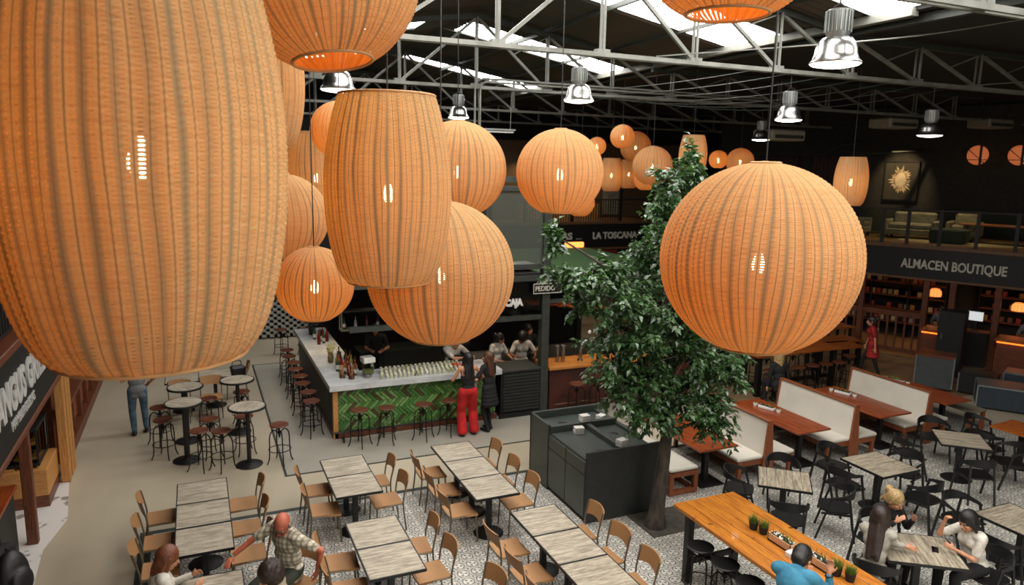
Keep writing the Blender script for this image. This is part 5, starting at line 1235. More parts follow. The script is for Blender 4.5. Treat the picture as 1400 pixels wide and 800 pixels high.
def grasspot(x, y, z, l_, s=1.0):
    t = thing('grass_pot', 'small black pot of bright grass on the long honey table, '+l_, 'plant pot', (x, y, z)); t.scale = (s,)*3
    MB().lathe([(0, 0), (.045, 0), (.06, .095), (.052, .095), (.05, .08), (0, .08)], 14).build('pot', M_terr, t); q_ = MB()
    for i in range(170):
        a = random.uniform(0, 6.28); r = .05*sqrt(random.random()); h = random.uniform(.06, .12); p = Vector((r*cos(a), r*sin(a), .08)); d = Vector((cos(a)*r*.9, sin(a)*r*.9, h)); sd = Vector((-sin(a), cos(a), 0))*.004
        q_.add([p-sd, p+sd, p+d], [(0,1,2)])
    q_.build('grass', M_grassgreen, t, kind='stuff', smooth=False)
grasspot(6.2, 6.47, 1.05, 'furthest'); grasspot(6.23, 6.33, 1.05, 'second from the far end'); grasspot(6.33, 5.3, 1.05, 'beyond the blue-shirt man'); grasspot(6.38, 5.16, 1.05, 'nearest the bottom frame edge')
def planter(x, y, l_, c):
    t = thing('wooden_planter', l_, 'planter', (x, y, 1.05), R(-90))
    b = MB(); b.box((0, 0, .01), (.36, .12, .02))
    for s_ in (-1, 1): b.box((0, s_*.055, .05), (.36, .01, .1)); b.box((s_*.175, 0, .05), (.01, .12, .1))
    b.build('box', c, t); MB().box((0, 0, .085), (.34, .1, .01)).build('soil', M_soil, t); q_ = MB(); p_ = MB()
    for i in range(26):
        px_, py_ = random.uniform(-.15, .15), random.uniform(-.04, .04); a = random.uniform(0, 6.28)
        q_.add([(px_-.008, py_, .09), (px_+.008, py_, .09), (px_+.04*cos(a), py_+.04*sin(a), .09+random.uniform(.04, .12))], [(0,1,2)])
    q_.build('leaves', M_grassgreen, t, smooth=False)
    for i in range(14): p_.ell((random.uniform(-.15, .15), random.uniform(-.04, .04), .098), (.014, .014, .01), 6, 4)
    p_.build('pebbles', M_white, t); return t
M_box1 = mat('pale_planter_wood', '#c99f78', .6)
planter(6.24, 6.02, 'oblong pale wooden planter with a succulent, between the grass pots and the blue-shirt man', M_box1); planter(6.3, 5.5, 'oblong pale wooden planter behind the blue-shirt man\'s hand', M_box1)
for x, y, l_ in ((6.16, 5.78, 'left of the blue-shirt man'),):
    t = thing('napkin_stack', 'short white napkin stack on the long honey table, '+l_, 'napkins', (x, y, 1.05), R(10)); MB().box((0, 0, .03), (.12, .12, .06), ch=.004).build('napkins', M_white, t)
# second high table, far right, with many stools
h2 = thing('high_table', 'orange-topped high table with thick black legs behind the benches', 'table', (0, 0, 0))
for k_ in range(4): MB().span((12.3, 13.12+k_*.19, 1.0), (15.05, 13.3+k_*.19, 1.05), ch=.004).build('plank', M_high2, h2)
for x in (12.45, 14.9):
    for y in (13.25, 13.75): MB().box((x, y, .495), (.12, .12, 1.0)).build('leg', M_black, h2)
MB().span((12.4, 13.4, .2), (14.95, 13.5, .28)).build('long_rail', M_black, h2)
for i in range(6):
    stl(12.55+i*.45, 12.95, 'dark stool on the near side of the far high table, %s from the left' % ('first', 'second', 'third', 'fourth', 'fifth', 'sixth')[i], 'stools at the far high table')
    stl(12.6+i*.45, 14.1, 'dark stool on the far side of the far high table, %s from the left' % ('first', 'second', 'third', 'fourth', 'fifth', 'sixth')[i], 'stools at the far high table')
for k_, (x, y, z_) in enumerate(((16.15, 14.35, .74), (16.7, 14.9, .74), (17.4, 15.8, .9))):
    t = thing('timber_table', 'dark orange timber table by the fence, %s of three' % ('nearest', 'middle', 'furthest')[k_], 'table', (x, y, -.006), R(-5), 'timber tables by the fence')
    for q in range(4): MB().box((0, -.27+q*.18, z_-.02), (1.5, .175, .04)).build('plank', M_high2, t)
    for a in (-.65, .65):
        for b in (-.25, .25): MB().box((a, b, (z_-.04)/2), (.06, .06, z_-.04)).build('leg', M_black, t)
stl(15.6, 13.35, 'dark stool between the far high table and the red-shirt worker', 'stools at the far high table')

# ================================================================== THE TREE
tree = thing('ficus_tree', 'tall leafy green tree with a leaning trunk in the middle of the hall', 'tree', (0, 0, 0))
tg = thing('tree_grate', 'square dark stone slab around the foot of the tree', 'slab', (6.55, 8.72, -.001)); MB().box((0, 0, .008), (.95, .75, .016), ch=.004).build('slab', mat('dark_stone_slab', '#4b463c', .8, 0, '#3a362e'), tg)
bark = MB()
tp = [(6.3, 8.64, .012), (6.33, 8.64, .5), (6.38, 8.63, 1.1), (6.42, 8.63, 1.7), (6.44, 8.66, 2.4), (6.47, 8.65, 3.3), (6.5, 8.65, 4.4), (6.55, 8.65, 5.4)]
sp_ = spline(tp, 5); bark.tube(sp_, [.135-.115*(i/(len(sp_)-1))**.9+(.03 if i < 2 else 0) for i in range(len(sp_))], 12)
bark.build('trunk', M_bark, tree)
# crown clumps: centre, radii
r3 = lambda *a: a
clumps = [((6.55, 8.6, 5.62), (.2, .2, .38)), ((6.35, 8.6, 5.15), (.45, .4, .42)), ((6.18, 8.6, 4.7), (.4, .42, .4)), ((6.02, 8.65, 4.2), (.34, .4, .3)), ((5.1, 8.7, 4.0), (.55, .4, .25)), ((4.65, 8.65, 3.98), (.3, .25, .16)), ((5.3, 8.7, 4.05), (.3, .3, .14)),
          ((5.45, 8.6, 3.65), (.65, .5, .4)), ((6.1, 8.5, 3.6), (.6, .55, .6)), ((5.75, 8.4, 3.0), (.55, .5, .48)), ((6.45, 8.3, 2.85), (.62, .55, .5)), ((5.85, 8.5, 2.45), (.45, .45, .32)), ((6.9, 8.3, 2.5), (.55, .5, .35)), ((6.65, 8.3, 2.1), (.5, .45, .3)),
          ((7.25, 8.5, 2.7), (.4, .4, .3)), ((6.9, 8.7, 3.4), (.6, .55, .6)), ((7.1, 8.7, 4.2), (.5, .5, .5)), ((6.7, 8.7, 4.7), (.45, .4, .45)), ((6.05, 8.5, 2.0), (.3, .35, .25)), ((6.85, 8.2, 1.75), (.3, .3, .28)), ((4.47, 8.75, 4.55), (.09, .1, .2)), ((5.45, 8.4, 2.45), (.4, .4, .3)), ((5.3, 8.5, 2.9), (.4, .4, .3)), ((5.7, 8.3, 2.1), (.3, .3, .22)), ((5.0, 8.9, 3.6), (.3, .3, .15)),
          ((7.0, 9.3, 3.2), (.6, .5, .7)), ((6.2, 9.3, 3.4), (.7, .5, .8)), ((6.6, 9.2, 4.4), (.4, .4, .5))]
br = MB(); leaves = []
def axis_at(z):
    for a, b in zip(sp_, sp_[1:]):
        if a.z <= z <= b.z: return a.lerp(b, (z-a.z)/(b.z-a.z))
    return sp_[-1]
twig = MB()
for c, rad in clumps:
    c = Vector(c); a = axis_at(max(1.5, min(5.3, c.z-.55*((c.xy-Vector((6.45, 8.65))).length)-.2))); mid = a.lerp(c, .5)+Vector((random.uniform(-.08, .08), random.uniform(-.08, .08), .08))
    br.tube(spline([a, mid, c], 5), [.035-.0025*i for i in range(11)], 7)
    vol = rad[0]*rad[1]*rad[2]; n = int(230+2500*(rad[0]*rad[1]+rad[1]*rad[2]+rad[0]*rad[2])/3)
    nt_ = max(10, n//34); 
    for q in range(nt_):
        u = Vector((random.gauss(0, 1), random.gauss(0, 1), random.gauss(0, 1))).normalized()*(.35+.75*random.random()**.6)
        tip = c+Vector((u.x*rad[0], u.y*rad[1], u.z*rad[2])); st = c.lerp(tip, .15); dirn = (tip-st)
        if dirn.length < .03: continue
        dirn = dirn.normalized(); dirn = (dirn+Vector((0, 0, -.25))).normalized(); L_ = random.uniform(.22, .42); base = tip-dirn*L_*.6; end = base+dirn*L_+Vector((0, 0, -.06))
        twig.tube([st, base, end], [.007, .005, .002], 4, cap=False)
        m_ = n//nt_
        for w_ in range(m_):
            t_ = random.random(); p = base.lerp(end, t_)+Vector((random.gauss(0, .035), random.gauss(0, .035), random.gauss(0, .03)))
            a_ = random.uniform(0, 6.28); d = (dirn*.5+Vector((cos(a_), sin(a_), random.uniform(-.9, .25)))).normalized(); leaves.append((p, d))
br.build('branches', M_bark, tree); twig.build('twigs', M_bark, tree, kind='stuff')
def leaf(mb, p, d, L_, wd):
    ref = Vector((random.gauss(0, .4), random.gauss(0, .4), 1)).normalized(); s = d.cross(ref)
    if s.length < .05: s = d.cross(Vector((1, 0, 0)))
    s = s.normalized(); nrm = s.cross(d).normalized()
    mb.add([p, p+d*L_*.4+s*wd+nrm*wd*.35, p+d*L_*.45-nrm*0, p+d*L_*.4-s*wd+nrm*wd*.35, p+d*L_-nrm*L_*.12], [(0,2,1), (0,3,2), (1,2,4), (2,3,4)])
camp = Vector((0, 0, 5.45)); leaves.sort(key=lambda q: (q[0]-camp).length)
fol = MB()
for i, (p, d) in enumerate(leaves):
    L_ = random.uniform(.09, .14)
    if i < 300: m = MB(); leaf(m, p, d, L_, L_*.27); m.build('leaf', M_leaf, tree)
    else: leaf(fol, p, d, L_, L_*.27)
fol.build('foliage', M_leaf, tree, kind='stuff'); print('leaves', len(leaves))
# ================================================================== PEOPLE
def remesh(mb, name, m_, parent, vox, smooth=4, label=None):
    me = bpy.data.meshes.new('tmp'); me.from_pydata(mb.v, [], mb.f); me.update()
    o = link(bpy.data.objects.new('tmp', me)); r = o.modifiers.new('r', 'REMESH'); r.mode = 'VOXEL'; r.voxel_size = vox; r.use_smooth_shade = True
    s = o.modifiers.new('s', 'SMOOTH'); s.factor = .5; s.iterations = smooth
    dg = bpy.context.evaluated_depsgraph_get(); me2 = bpy.data.meshes.new_from_object(o.evaluated_get(dg)); me2.name = name
    bpy.data.objects.remove(o); bpy.data.meshes.remove(me); me2.materials.clear()
    for q in (m_ if isinstance(m_, (list, tuple)) else [m_]): me2.materials.append(q)
    me2.polygons.foreach_set('use_smooth', [True]*len(me2.polygons))
    ob = link(bpy.data.objects.new(name, me2)); ob.parent = parent
    if label: ob['label'] = label
    return ob
def ik(a, b, l1, l2, pole):
    a, b, pole = Vector(a), Vector(b), Vector(pole); d = b-a; L_ = d.length; mx = (l1+l2)*.995
    if L_ > mx: b = a+d*(mx/L_); d = b-a; L_ = mx
    x = (l1*l1-l2*l2+L_*L_)/(2*L_); h = sqrt(max(0, l1*l1-x*x)); dn = d.normalized(); p = pole-dn*pole.dot(dn)
    p = p.normalized() if p.length > 1e-4 else Vector((0, 0, 1)); return a+dn*x+p*h, b
def hand(mb, wr, d, nrm, side, curl=.5, s=1.0, spread=1.0):
    """palm + five fingers. d: towards the fingers; nrm: out of the back of the hand; side +1 right hand, -1 left"""
    d = Vector(d).normalized(); nrm = Vector(nrm); nrm = (nrm-d*nrm.dot(d)).normalized(); sd = d.cross(nrm)*side
    # sd points away from the thumb; thumb is at -sd
    W = Vector(wr); M = Matrix((sd, nrm, d)).transposed()
    mb.ell(W+d*.048*s, (.04*s, .017*s, .052*s), 12, 8, M); mb.caps(W-d*.01, W+d*.03*s, .023*s, .025*s)
    for i, (off, ln) in enumerate(((-.029, .072), (-.010, .08), (.010, .075), (.028, .06))):
        p0 = W+d*.082*s+sd*off*s; c1 = curl*.9; c2 = curl*1.8; fan = sd*(off*2.6*spread)
        d1 = (d*cos(c1)-nrm*sin(c1)+fan).normalized(); d2 = (d*cos(c2)-nrm*sin(c2)+fan*.6).normalized()
        p1 = p0+d1*ln*.52*s; p2 = p1+d2*ln*.5*s; mb.caps(W+d*.06*s+sd*off*.8*s, p0, .0095*s, .0095*s, 8); mb.caps(p0, p1, .0095*s, .0085*s, 8); mb.caps(p1, p2, .0085*s, .0072*s, 8)
    t0 = W+d*.025*s-sd*.03*s; d1 = (d*.75-sd*.75-nrm*.35*curl).normalized(); t1 = t0+d1*.036*s; d2 = (d*.95-sd*.35-nrm*.4*curl).normalized(); t2 = t1+d2*.032*s
    mb.caps(W+d*.02*s-sd*.012*s, t0, .014*s, .0125*s, 8); mb.caps(t0, t1, .0125*s, .0105*s, 8); mb.caps(t1, t2, .0105*s, .009*s, 8)
def person(label, loc, face, pel=(0, 0, .93), lean=5, side=0, twist=0, head=(0, 0), HR=None, HL=None, FR_=(.1, 0), FL=(-.1, 0), footz=.0, skin=None, top=None, sleeve='short', bottom=None, btype='trousers',
           hair='short', hm=None, shoe=None, s=1.0, fem=False, vox=.0135, hR=None, hL=None, eR=(.6, -.6, -.5), eL=(-.6, -.6, -.5), kneeR=(.1, 1, .2), kneeL=(-.1, 1, .2), curl=.5, fat=1.0, legs=True, glasses=False, extra=None, name='person'):
    t = thing(name, label, 'person', loc, R(face)); t.scale = (s,)*3; skin = skin or M_skin; shoe = shoe or M_black
    P = Vector(pel); Mt = Matrix.Rotation(R(-lean), 3, 'X') @ Matrix.Rotation(R(side), 3, 'Y') @ Matrix.Rotation(R(twist), 3, 'Z')
    up = Mt @ Vector((0, 0, 1)); rt = Mt @ Vector((1, 0, 0)); fw = Mt @ Vector((0, 1, 0)); f_ = fat
    sw = .165 if fem else .19; waist = P+up*.2; chest = P+up*.36; neck = P+up*.5; shR = P+up*.455+rt*sw; shL = P+up*.455-rt*sw
    hd = neck+up*.14+fw*.03
    Mh = Mt @ Matrix.Rotation(R(head[0]), 3, 'Z') @ Matrix.Rotation(R(-head[1]), 3, 'X'); hd = neck+ (Mh @ Vector((0, .02, .13)))
    HRp = Vector(HR) if HR else P+rt*.27+Vector((0, .06, -.12)); HLp = Vector(HL) if HL else P-rt*.27+Vector((0, .06, -.12))
    elR, wrR = ik(shR, HRp, .285, .25, eR); elL, wrL = ik(shL, HLp, .285, .25, eL)
    hipR = P+rt*.09-up*.02; hipL = P-rt*.09-up*.02
    aR = Vector((FR_[0], FR_[1], footz+.085+(FR_[2] if len(FR_) > 2 else 0))); aL = Vector((FL[0], FL[1], footz+.085+(FL[2] if len(FL) > 2 else 0)))
    knR, aR = ik(hipR, aR, .43, .42, kneeR); knL, aL = ik(hipL, aL, .43, .42, kneeL)
    def torso(mb, g=0.0):
        mb.ell(P+up*.0, (.165*f_+g, .115*f_+g, .12+g), 16, 10, Mt); mb.ell(waist-up*.03, ((.125 if fem else .145)*f_+g, .10*f_+g, .15), 16, 10, Mt)
        mb.ell(chest, ((.145 if fem else .165)*f_+g, .105*f_+g, .17), 16, 10, Mt)
        mb.caps(shL+rt*.03, shR-rt*.03, .062+g, .062+g); mb.caps(P+up*.42, neck+up*.0, .085+g*.5, .055+g*.5)
        if fem:
            for q in (-1, 1): mb.ell(chest+fw*.075+rt*.068*q-up*.0, (.06+g, .055+g, .06+g), 10, 7, Mt)
    b = MB(); torso(b); b.caps(neck-up*.03, hd-(Mh @ Vector((0, .0, .04))), .052, .047)
    # head
    hv = lambda x, y, z: hd+Mh @ Vector((x, y, z))
    def big(mb, k_=1.13):     # heads a touch larger, about the head centre
        mb.v = [tuple(hd+(Vector(v)-hd)*k_) for v in mb.v]; return mb
    bod = b; b = MB()
    b.ell(hv(0, -.012, .025), (.074, .092, .09), 18, 12, Mh); b.ell(hv(0, .025, -.035), (.058, .062, .07), 16, 10, Mh); b.ell(hv(0, .055, -.08), (.03, .028, .025), 10, 7, Mh)
    b.ell(hv(0, .062, .032), (.052, .026, .02), 12, 8, Mh)
    b.caps(hv(0, .082, .018), hv(0, .104, -.02), .009, .0135, 8); b.ell(hv(0, .085, -.048), (.025, .014, .011), 10, 6, Mh)
    for q in (-1, 1): b.ell(hv(.075*q, -.008, -.005), (.011, .02, .032), 8, 6, Mh); b.ell(hv(.036*q, .058, -.02), (.024, .024, .024), 10, 6, Mh)
    big(b); bod.add(b.v, b.f); b = bod
    for sh, el, wr in ((shR, elR, wrR), (shL, elL, wrL)):
        b.caps(sh, el, (.047 if not fem else .04)*f_, .036 if not fem else .031); b.caps(el, wr, .037 if not fem else .032, .024 if not fem else .021)
    hsz = 1.0 if not fem else .9
    hand(b, wrR, hR[0] if hR else (wrR-elR), hR[1] if hR else rt, 1, curl, hsz); hand(b, wrL, hL[0] if hL else (wrL-elL), hL[1] if hL else -rt, -1, curl, hsz)
    if legs:
        for hp, kn, an in ((hipR, knR, aR), (hipL, knL, aL)):
            b.caps(hp, kn, .082, .052); b.caps(kn, an, .053, .034)
    remesh(b, 'body', skin, t, vox*.75)
    for q in (-1, 1):     # eyes, brows, lips
        e = MB(); e.ell(hv(.03*q, .0745, .003), (.0125, .007, .0065), 10, 6, Mh); o = big(e).build('eye', M_white, t); e = MB(); e.ell(hv(.03*q, .0805, .003), (.0058, .003, .006), 8, 5, Mh); big(e).build('iris', M_black, o)
        e = MB(); e.caps(hv(.014*q, .087, .022), hv(.047*q, .078, .024), .0035, .0028, 6); big(e).build('eyebrow', hm or H_dkbrown, t)
    e = MB(); e.ell(hv(0, .097, -.048), (.021, .006, .006), 10, 6, Mh); big(e).build('lips', mat('lips', '#8e4a3c', .5) if 'lips' not in bpy.data.materials else bpy.data.materials['lips'], t)
    # hair
    if hair:
        h = MB(); g = 0
        if hair == 'bald':
            for a_ in range(-100, 101, 20):
                h.ell(hv(.076*sin(R(a_+180))*-1, -.012-.09*cos(R(a_)), -.005), (.02, .02, .04), 8, 6, Mh)
        else:
            cl = {'short': .012, 'curly': .03, 'long': .018, 'bob': .02, 'bun': .014}.get(hair, .015)
            h.ell(hv(0, -.022, .034), (.074+cl, .09+cl, .092+cl), 18, 12, Mh); h.ell(hv(0, -.045, -.02), (.066+cl, .062+cl, .075+cl*.5), 14, 10, Mh)
            if hair == 'short':
                for q in (-1, 1): h.ell(hv(.074*q, .0, .02), (.012, .03, .03), 8, 6, Mh)
            if hair == 'curly':
                for _ in range(130):
                    v = Vector((random.gauss(0, 1), random.gauss(-.35, 1), random.gauss(.5, .8))).normalized(); h.ell(hv(v.x*.1, -.03+v.y*.11, .03+v.z*.115), (.017,)*3, 7, 5)
            if hair in ('long', 'mid', 'bob'):
                n_ = {'long': .36, 'mid': .25, 'bob': .17}[hair]
                for q in range(-4, 5):
                    x = q*.015; p0 = hv(x*1.15, -.085+abs(q)*.016, .0); bk = P+up*(.60-n_)-fw*(.13 if hair == 'long' else .09)+rt*(x*.95+random.uniform(-.008, .008))-up*random.uniform(0, .05)
                    if hair == 'bob': bk = hv(x*1.5, -.10+abs(q)*.02, -n_)
                    h.caps(p0, p0.lerp(bk, .5)-fw*.012, .030, .024, 8); h.caps(p0.lerp(bk, .5)-fw*.012, bk, .024, .014+.008*random.random(), 8)
                for q in (-1, 1): h.caps(hv(.085*q, .01, .03), hv(.098*q, .01, -.12 if hair == 'bob' else -.2), .02, .016, 8)
            if hair == 'bun': h.ell(hv(0, -.13, .06), (.05, .05, .05), 12, 8, Mh); h.caps(hv(0, -.1, .02), hv(.01, -.12, -.12), .03, .02)
        o = remesh(big(h), 'hair', hm or H_dkbrown, t, .011, 2)
    # clothes
    if top:
        c = MB(); torso(c, .014)
        if sleeve == 'short':
            for sh, el in ((shR, elR), (shL, elL)): c.caps(sh, sh.lerp(el, .72), .062*f_, .056)
        elif sleeve == 'long':
            for sh, el, wr in ((shR, elR, wrR), (shL, elL, wrL)): c.caps(sh, el, .06*f_, .05); c.caps(el, el.lerp(wr, .88), .05, .036)
        c.caps(P-up*.02+rt*.05, P-up*.1+rt*.06, .1*f_, .1*f_); c.caps(P-up*.02-rt*.05, P-up*.1-rt*.06, .1*f_, .1*f_)
        if btype == 'dress':
            for q in range(5): c.ell(P-up*.08*q, (.17+.012*q, .13+.012*q, .09), 16, 8, Mt)
        if sleeve == 'tank':
            c = MB(); c.ell(P+up*.05, (.15, .112, .12), 16, 10, Mt); c.ell(waist, (.138, .112, .14), 16, 10, Mt); c.ell(chest-up*.09, (.152, .12, .12), 16, 10, Mt)
            for q in (-1, 1): c.caps(chest+rt*.1*q-fw*.09, shR.lerp(shL, .5)+rt*.105*q+up*.055, .014, .013); c.caps(shR.lerp(shL, .5)+rt*.105*q+up*.055, chest+rt*.09*q+fw*.1, .013, .014); c.ell(chest+fw*.075+rt*.068*q, (.072, .068, .07), 10, 7, Mt)
        remesh(c, {'dress': 'dress'}.get(btype, 'shirt'), top, t, vox)
        if sleeve in ('short', 'long') and btype != 'dress' and not fem:
            k2 = MB(); cc = neck+up*.0
            k2.tube([cc+rt*.062*cos(2*pi*i/16)+fw*(.06*sin(2*pi*i/16)+.01)+up*(.0-.035*max(0, sin(2*pi*i/16))) for i in range(16)], .014, 6, closed=True); k2.build('collar', top, t)
    if bottom and legs:
        c = MB(); c.ell(P, (.178*f_, .128*f_, .13), 16, 10, Mt)
        wide = {'wide': (.112, .095, .1), 'trousers': (.098, .07, .056), 'tights': (.084, .056, .042), 'dress': (.084, .056, .042)}[btype]
        for hp, kn, an in ((hipR, knR, aR), (hipL, knL, aL)): c.caps(hp, kn, wide[0], wide[1]); c.caps(kn, an+(kn-an).normalized()*(.02 if btype != 'wide' else -.0), wide[1], wide[2])
        if btype == 'wide': c.v = [(x, y, max(z, .05)) for x, y, z in c.v]
        remesh(c, 'trousers' if btype in ('wide', 'trousers') else 'tights', bottom, t, vox)
    if legs:
        for an in (aR, aL):
            c = MB(); z0 = an.z-.06; c.caps((an.x, an.y-.03, z0+.012), (an.x*1.04, an.y+.16, z0+.0), .042, .036); c.caps((an.x, an.y-.02, z0+.02), (an.x, an.y, an.z+.02), .042, .04)
            c2 = MB();
            for v in c.v: pass
            c.v = [(x, y, max(z, an.z-.085)) for x, y, z in c.v]; remesh(c, 'shoe', shoe, t, .014, 2)
    if glasses:
        g_ = MB()
        for q in (-1, 1): g_.tube([hv(.032*q+.021*cos(a), .098, .003+.016*sin(a)) for a in [2*pi*i/12 for i in range(12)]], .003, 5, closed=True); g_.cyl(hv(.053*q, .097, .005), hv(.078*q, .0, .01), .0028, 5)
        g_.cyl(hv(-.011, .099, .005), hv(.011, .099, .005), .0028, 5); big(g_).build('glasses', M_black, t)
    if extra: extra(t, dict(P=P, up=up, rt=rt, fw=fw, wrR=wrR, wrL=wrL, elR=elR, elL=elL, chest=chest, neck=neck, hd=hd, Mt=Mt, Mh=Mh, hv=hv))
    return t
def loc2(w, loc, face, s):   # world point into a person's local frame
    v = Vector(w)-Vector(loc); v = Matrix.Rotation(-R(face), 3, 'Z') @ v; return tuple(v/s)
SIT = .56
def seated(label, x, y, face, hw=None, s=1.0, foot=.42, **k):
    loc = (x, y, 0)
    if hw: k['HR'] = loc2(hw[0], loc, face, s); k['HL'] = loc2(hw[1], loc, face, s)
    k.setdefault('FR_', (.12, foot)); k.setdefault('eR', (.35, -.2, -1)); k.setdefault('eL', (-.35, -.2, -1)); k.setdefault('FL', (-.12, foot-.05))
    return person(label, loc, face, pel=(0, -.02, SIT/s if s else SIT), s=s, **k)
# -- standing
person('man in a grey shirt and blue jeans standing left, head hidden by the nearest lantern', (-1.22, 15.75, 0), 10, HR=(.24, .12, 1.0), HL=(-.1, .28, 1.12), FR_=(.13, .06), FL=(-.1, -.05), top=C_grey, bottom=C_jeans, hm=H_dkbrown, s=1.0, vox=.014)
def redx(t, d):
    b = MB(); b.box(d['P']+d['rt']*.16+Vector((0, .12, .1)), (.12, .05, .16), ch=.02); b.build('pouch', C_lgrey, t)
person('woman in red wide trousers and black low-back top standing at the bar, back to us', (4.93, 13.32, 0), -4, HR=(.30, .3, 1.06), HL=(-.2, .32, 1.12), FR_=(.14, .02), FL=(-.12, -.02), lean=3, head=(15, -5), top=C_black, sleeve='tank', bottom=C_red, btype='wide', hair='mid', hm=H_black,
       fem=True, s=1.02, vox=.0125, eR=(.8, -.5, -.4), extra=redx)
person('woman in a black dress and dark tights at the bar, facing the red-trousered woman', (5.42, 13.4, 0), 28, HR=(.12, .3, 1.1), HL=(-.3, .3, 1.1), FR_=(.1, .05), FL=(-.07, -.03), lean=4, head=(20, -8), top=C_black, bottom=C_black, btype='dress', hair='mid', hm=H_brown, fem=True, s=1.0, vox=.0135)
def apron(t, d):
    m = MB(); m.box(d['P']+d['up']*.12+d['fw']*.135, (.3, .02, .5), M=d['Mt'], ch=.008); m.build('apron', C_khaki, t)
person('bartender in a cream shirt leaning over the bar cups, head behind the big globe', (5.2, 15.22, 0), 186, HR=(-.10, .5, 1.22), HL=(-.35, .42, 1.2), lean=18, head=(0, 15), top=C_white, bottom=C_beige, s=1.02, extra=apron)
person('cashier with dark tied hair and white top behind the till, looking right', (6.28, 15.15, 0), 200, HR=(.2, .35, 1.1), HL=(-.2, .35, 1.1), lean=6, head=(60, 15), top=C_white, bottom=C_black, hair='bun', hm=H_black, skin=M_skin, fem=True, s=.98)
person('cashier with curly dark hair and white top leaning at the till', (6.95, 15.2, 0), 170, HR=(.2, .4, 1.12), HL=(-.25, .35, 1.1), lean=16, head=(-30, 15), top=C_white, bottom=C_black, hair='curly', hm=H_black, skin=M_skindk, fem=True, s=1.0)
person('colleague in black beside the steel post behind the till, face turned left', (7.45, 15.85, 0), 150, lean=8, head=(40, 5), top=C_black, bottom=C_black, hair='long', hm=H_black, fem=True, s=.98, HR=(.1, .35, 1.2), HL=(-.2, .3, 1.05))
person('barman in dark clothes working deep inside the bar', (3.9, 16.95, 0), 160, HR=(.1, .4, 1.1), HL=(-.2, .4, 1.1), lean=12, top=C_black, bottom=C_black, hm=H_black, s=1.0)
def shirt_print(t, d):
    o = text('shirt_letters', 'CSI', .12, M_letter, (0, 0, 0), (0, 0, 0), .002, t, align='CENTER'); o.matrix_local = Matrix.Translation(d['P']+d['up']*.36-d['fw']*.142) @ (d['Mt'].to_4x4() @ Matrix.Rotation(R(90), 4, 'X'))
    m = MB(); m.box(d['P']+d['up']*.31-d['fw']*.14, (.16, .004, .014), M=d['Mt']); m.build('shirt_print_line', M_letter, t)
person('worker in a dark red long tee with white back print walking left past the benches', (16.6, 13.5, 0), 45, FR_=(.1, .28), FL=(-.1, -.22), HR=(.26, .14, .82), HL=(-.3, -.05, .82), lean=6, top=C_dkred, btype='dress', bottom=C_black, hair='bun', hm=H_dkbrown, fem=True, s=.99, extra=shirt_print)
# -- at the right
def hold(t, d): pass
seated('blond woman in black sitting beyond the middle bench, seen from behind', 12.35, 12.45, -15, lean=8, top=C_black, sleeve='long', bottom=C_black, hair='bob', hm=H_blond, fem=True, s=1.0)
seated('woman with long brown hair and loose grey-white blouse, back to us, at the phones table', 7.62, 5.85, -62, ((8.12, 6.2, .98), (8.0, 5.72, .83)), lean=12, head=(10, 0), top=C_lgrey, sleeve='long', bottom=C_black, hair='long', hm=H_dkbrown, fem=True, s=1.02, vox=.0115)
seated('fair-haired woman in dark clothes gesturing with open hands, behind the phones table', 8.42, 6.42, 168, ((8.28, 6.1, .93), (8.55, 6.05, .93)), lean=14, head=(20, 18), top=C_black, sleeve='long', bottom=C_black, hair='bun', hm=H_blond, fem=True, s=1.0, vox=.0115, curl=.25)
seated('girl with very long black hair and white tee leaning on the phones table', 8.92, 5.42, 78, ((8.6, 5.66, 1.1), (8.52, 5.45, .83)), lean=16, head=(5, 8), top=C_white, bottom=C_black, hair='long', hm=H_black, fem=True, s=1.0, vox=.0115, skin=M_skin, curl=.9)
def wrist_r(t, d):
    p = d['elR'].lerp(d['wrR'], .9); q = (d['wrR']-d['elR']).normalized(); s_ = q.orthogonal().normalized(); r_ = q.cross(s_); MB().tube([p+(s_*cos(2*pi*i/12)+r_*sin(2*pi*i/12))*.034 for i in range(12)], .009, 6, closed=True).build('wrist_watch', M_black, t)
loc = (5.44, 5.08, 0)
person("dark-haired man in a blue denim shirt leaning on the long table, hand at face", loc, -60, pel=(0, -.05, .86), lean=24, head=(-5, 34), HR=loc2((5.84, 4.98, 1.36), loc, -60, 1.04), HL=loc2((5.98, 5.45, 1.12), loc, -60, 1.04), FR_=(.15, .25, .18), FL=(-.15, .25, .18), top=C_teal, sleeve='long', bottom=C_jeans,
       hm=H_black, skin=M_skin, s=1.04, vox=.0115, hR=((0, .3, 1), (0, 1, -.2)), eR=(.5, .5, -1), extra=wrist_r)
stl(5.4, 5.1, 'black round stool under the blue-shirt man at the long table', 'stools under the long table')
# -- bottom left
def band(t, d):
    p = d['elR'].lerp(d['wrR'], .97); q = (d['wrR']-d['elR']).normalized(); s_ = q.orthogonal().normalized(); r_ = q.cross(s_)
    MB().tube([p+(s_*cos(2*pi*i/14)+r_*sin(2*pi*i/14))*.03 for i in range(14)], .011, 6, closed=True).build('green_wristband', mat('green_band', '#2f8f6a', .5), t)
loc = (.80, 8.42, 0)
person('bald tanned man in a plaid short-sleeved shirt, one arm stretched over the bottom left table', loc, 130, pel=(0, -.05, .60), lean=10, twist=-8, side=-6, head=(25, 22), HR=loc2((.14, 8.5, .83), loc, 130, 1.08), HL=loc2((1.12, 8.1, .72), loc, 130, 1.08), FR_=(.15, .40), FL=(-.18, .36),
       top=C_plaid, bottom=C_khaki, hair='bald', hm=H_grey, skin=M_skinred, s=1.08, vox=.0115, fat=1.12, eR=(.9, .2, -.2), eL=(-.8, -.3, -.6), hR=((-.35, .9, -.25), (.2, .2, 1)), glasses=True, curl=.2, extra=band)
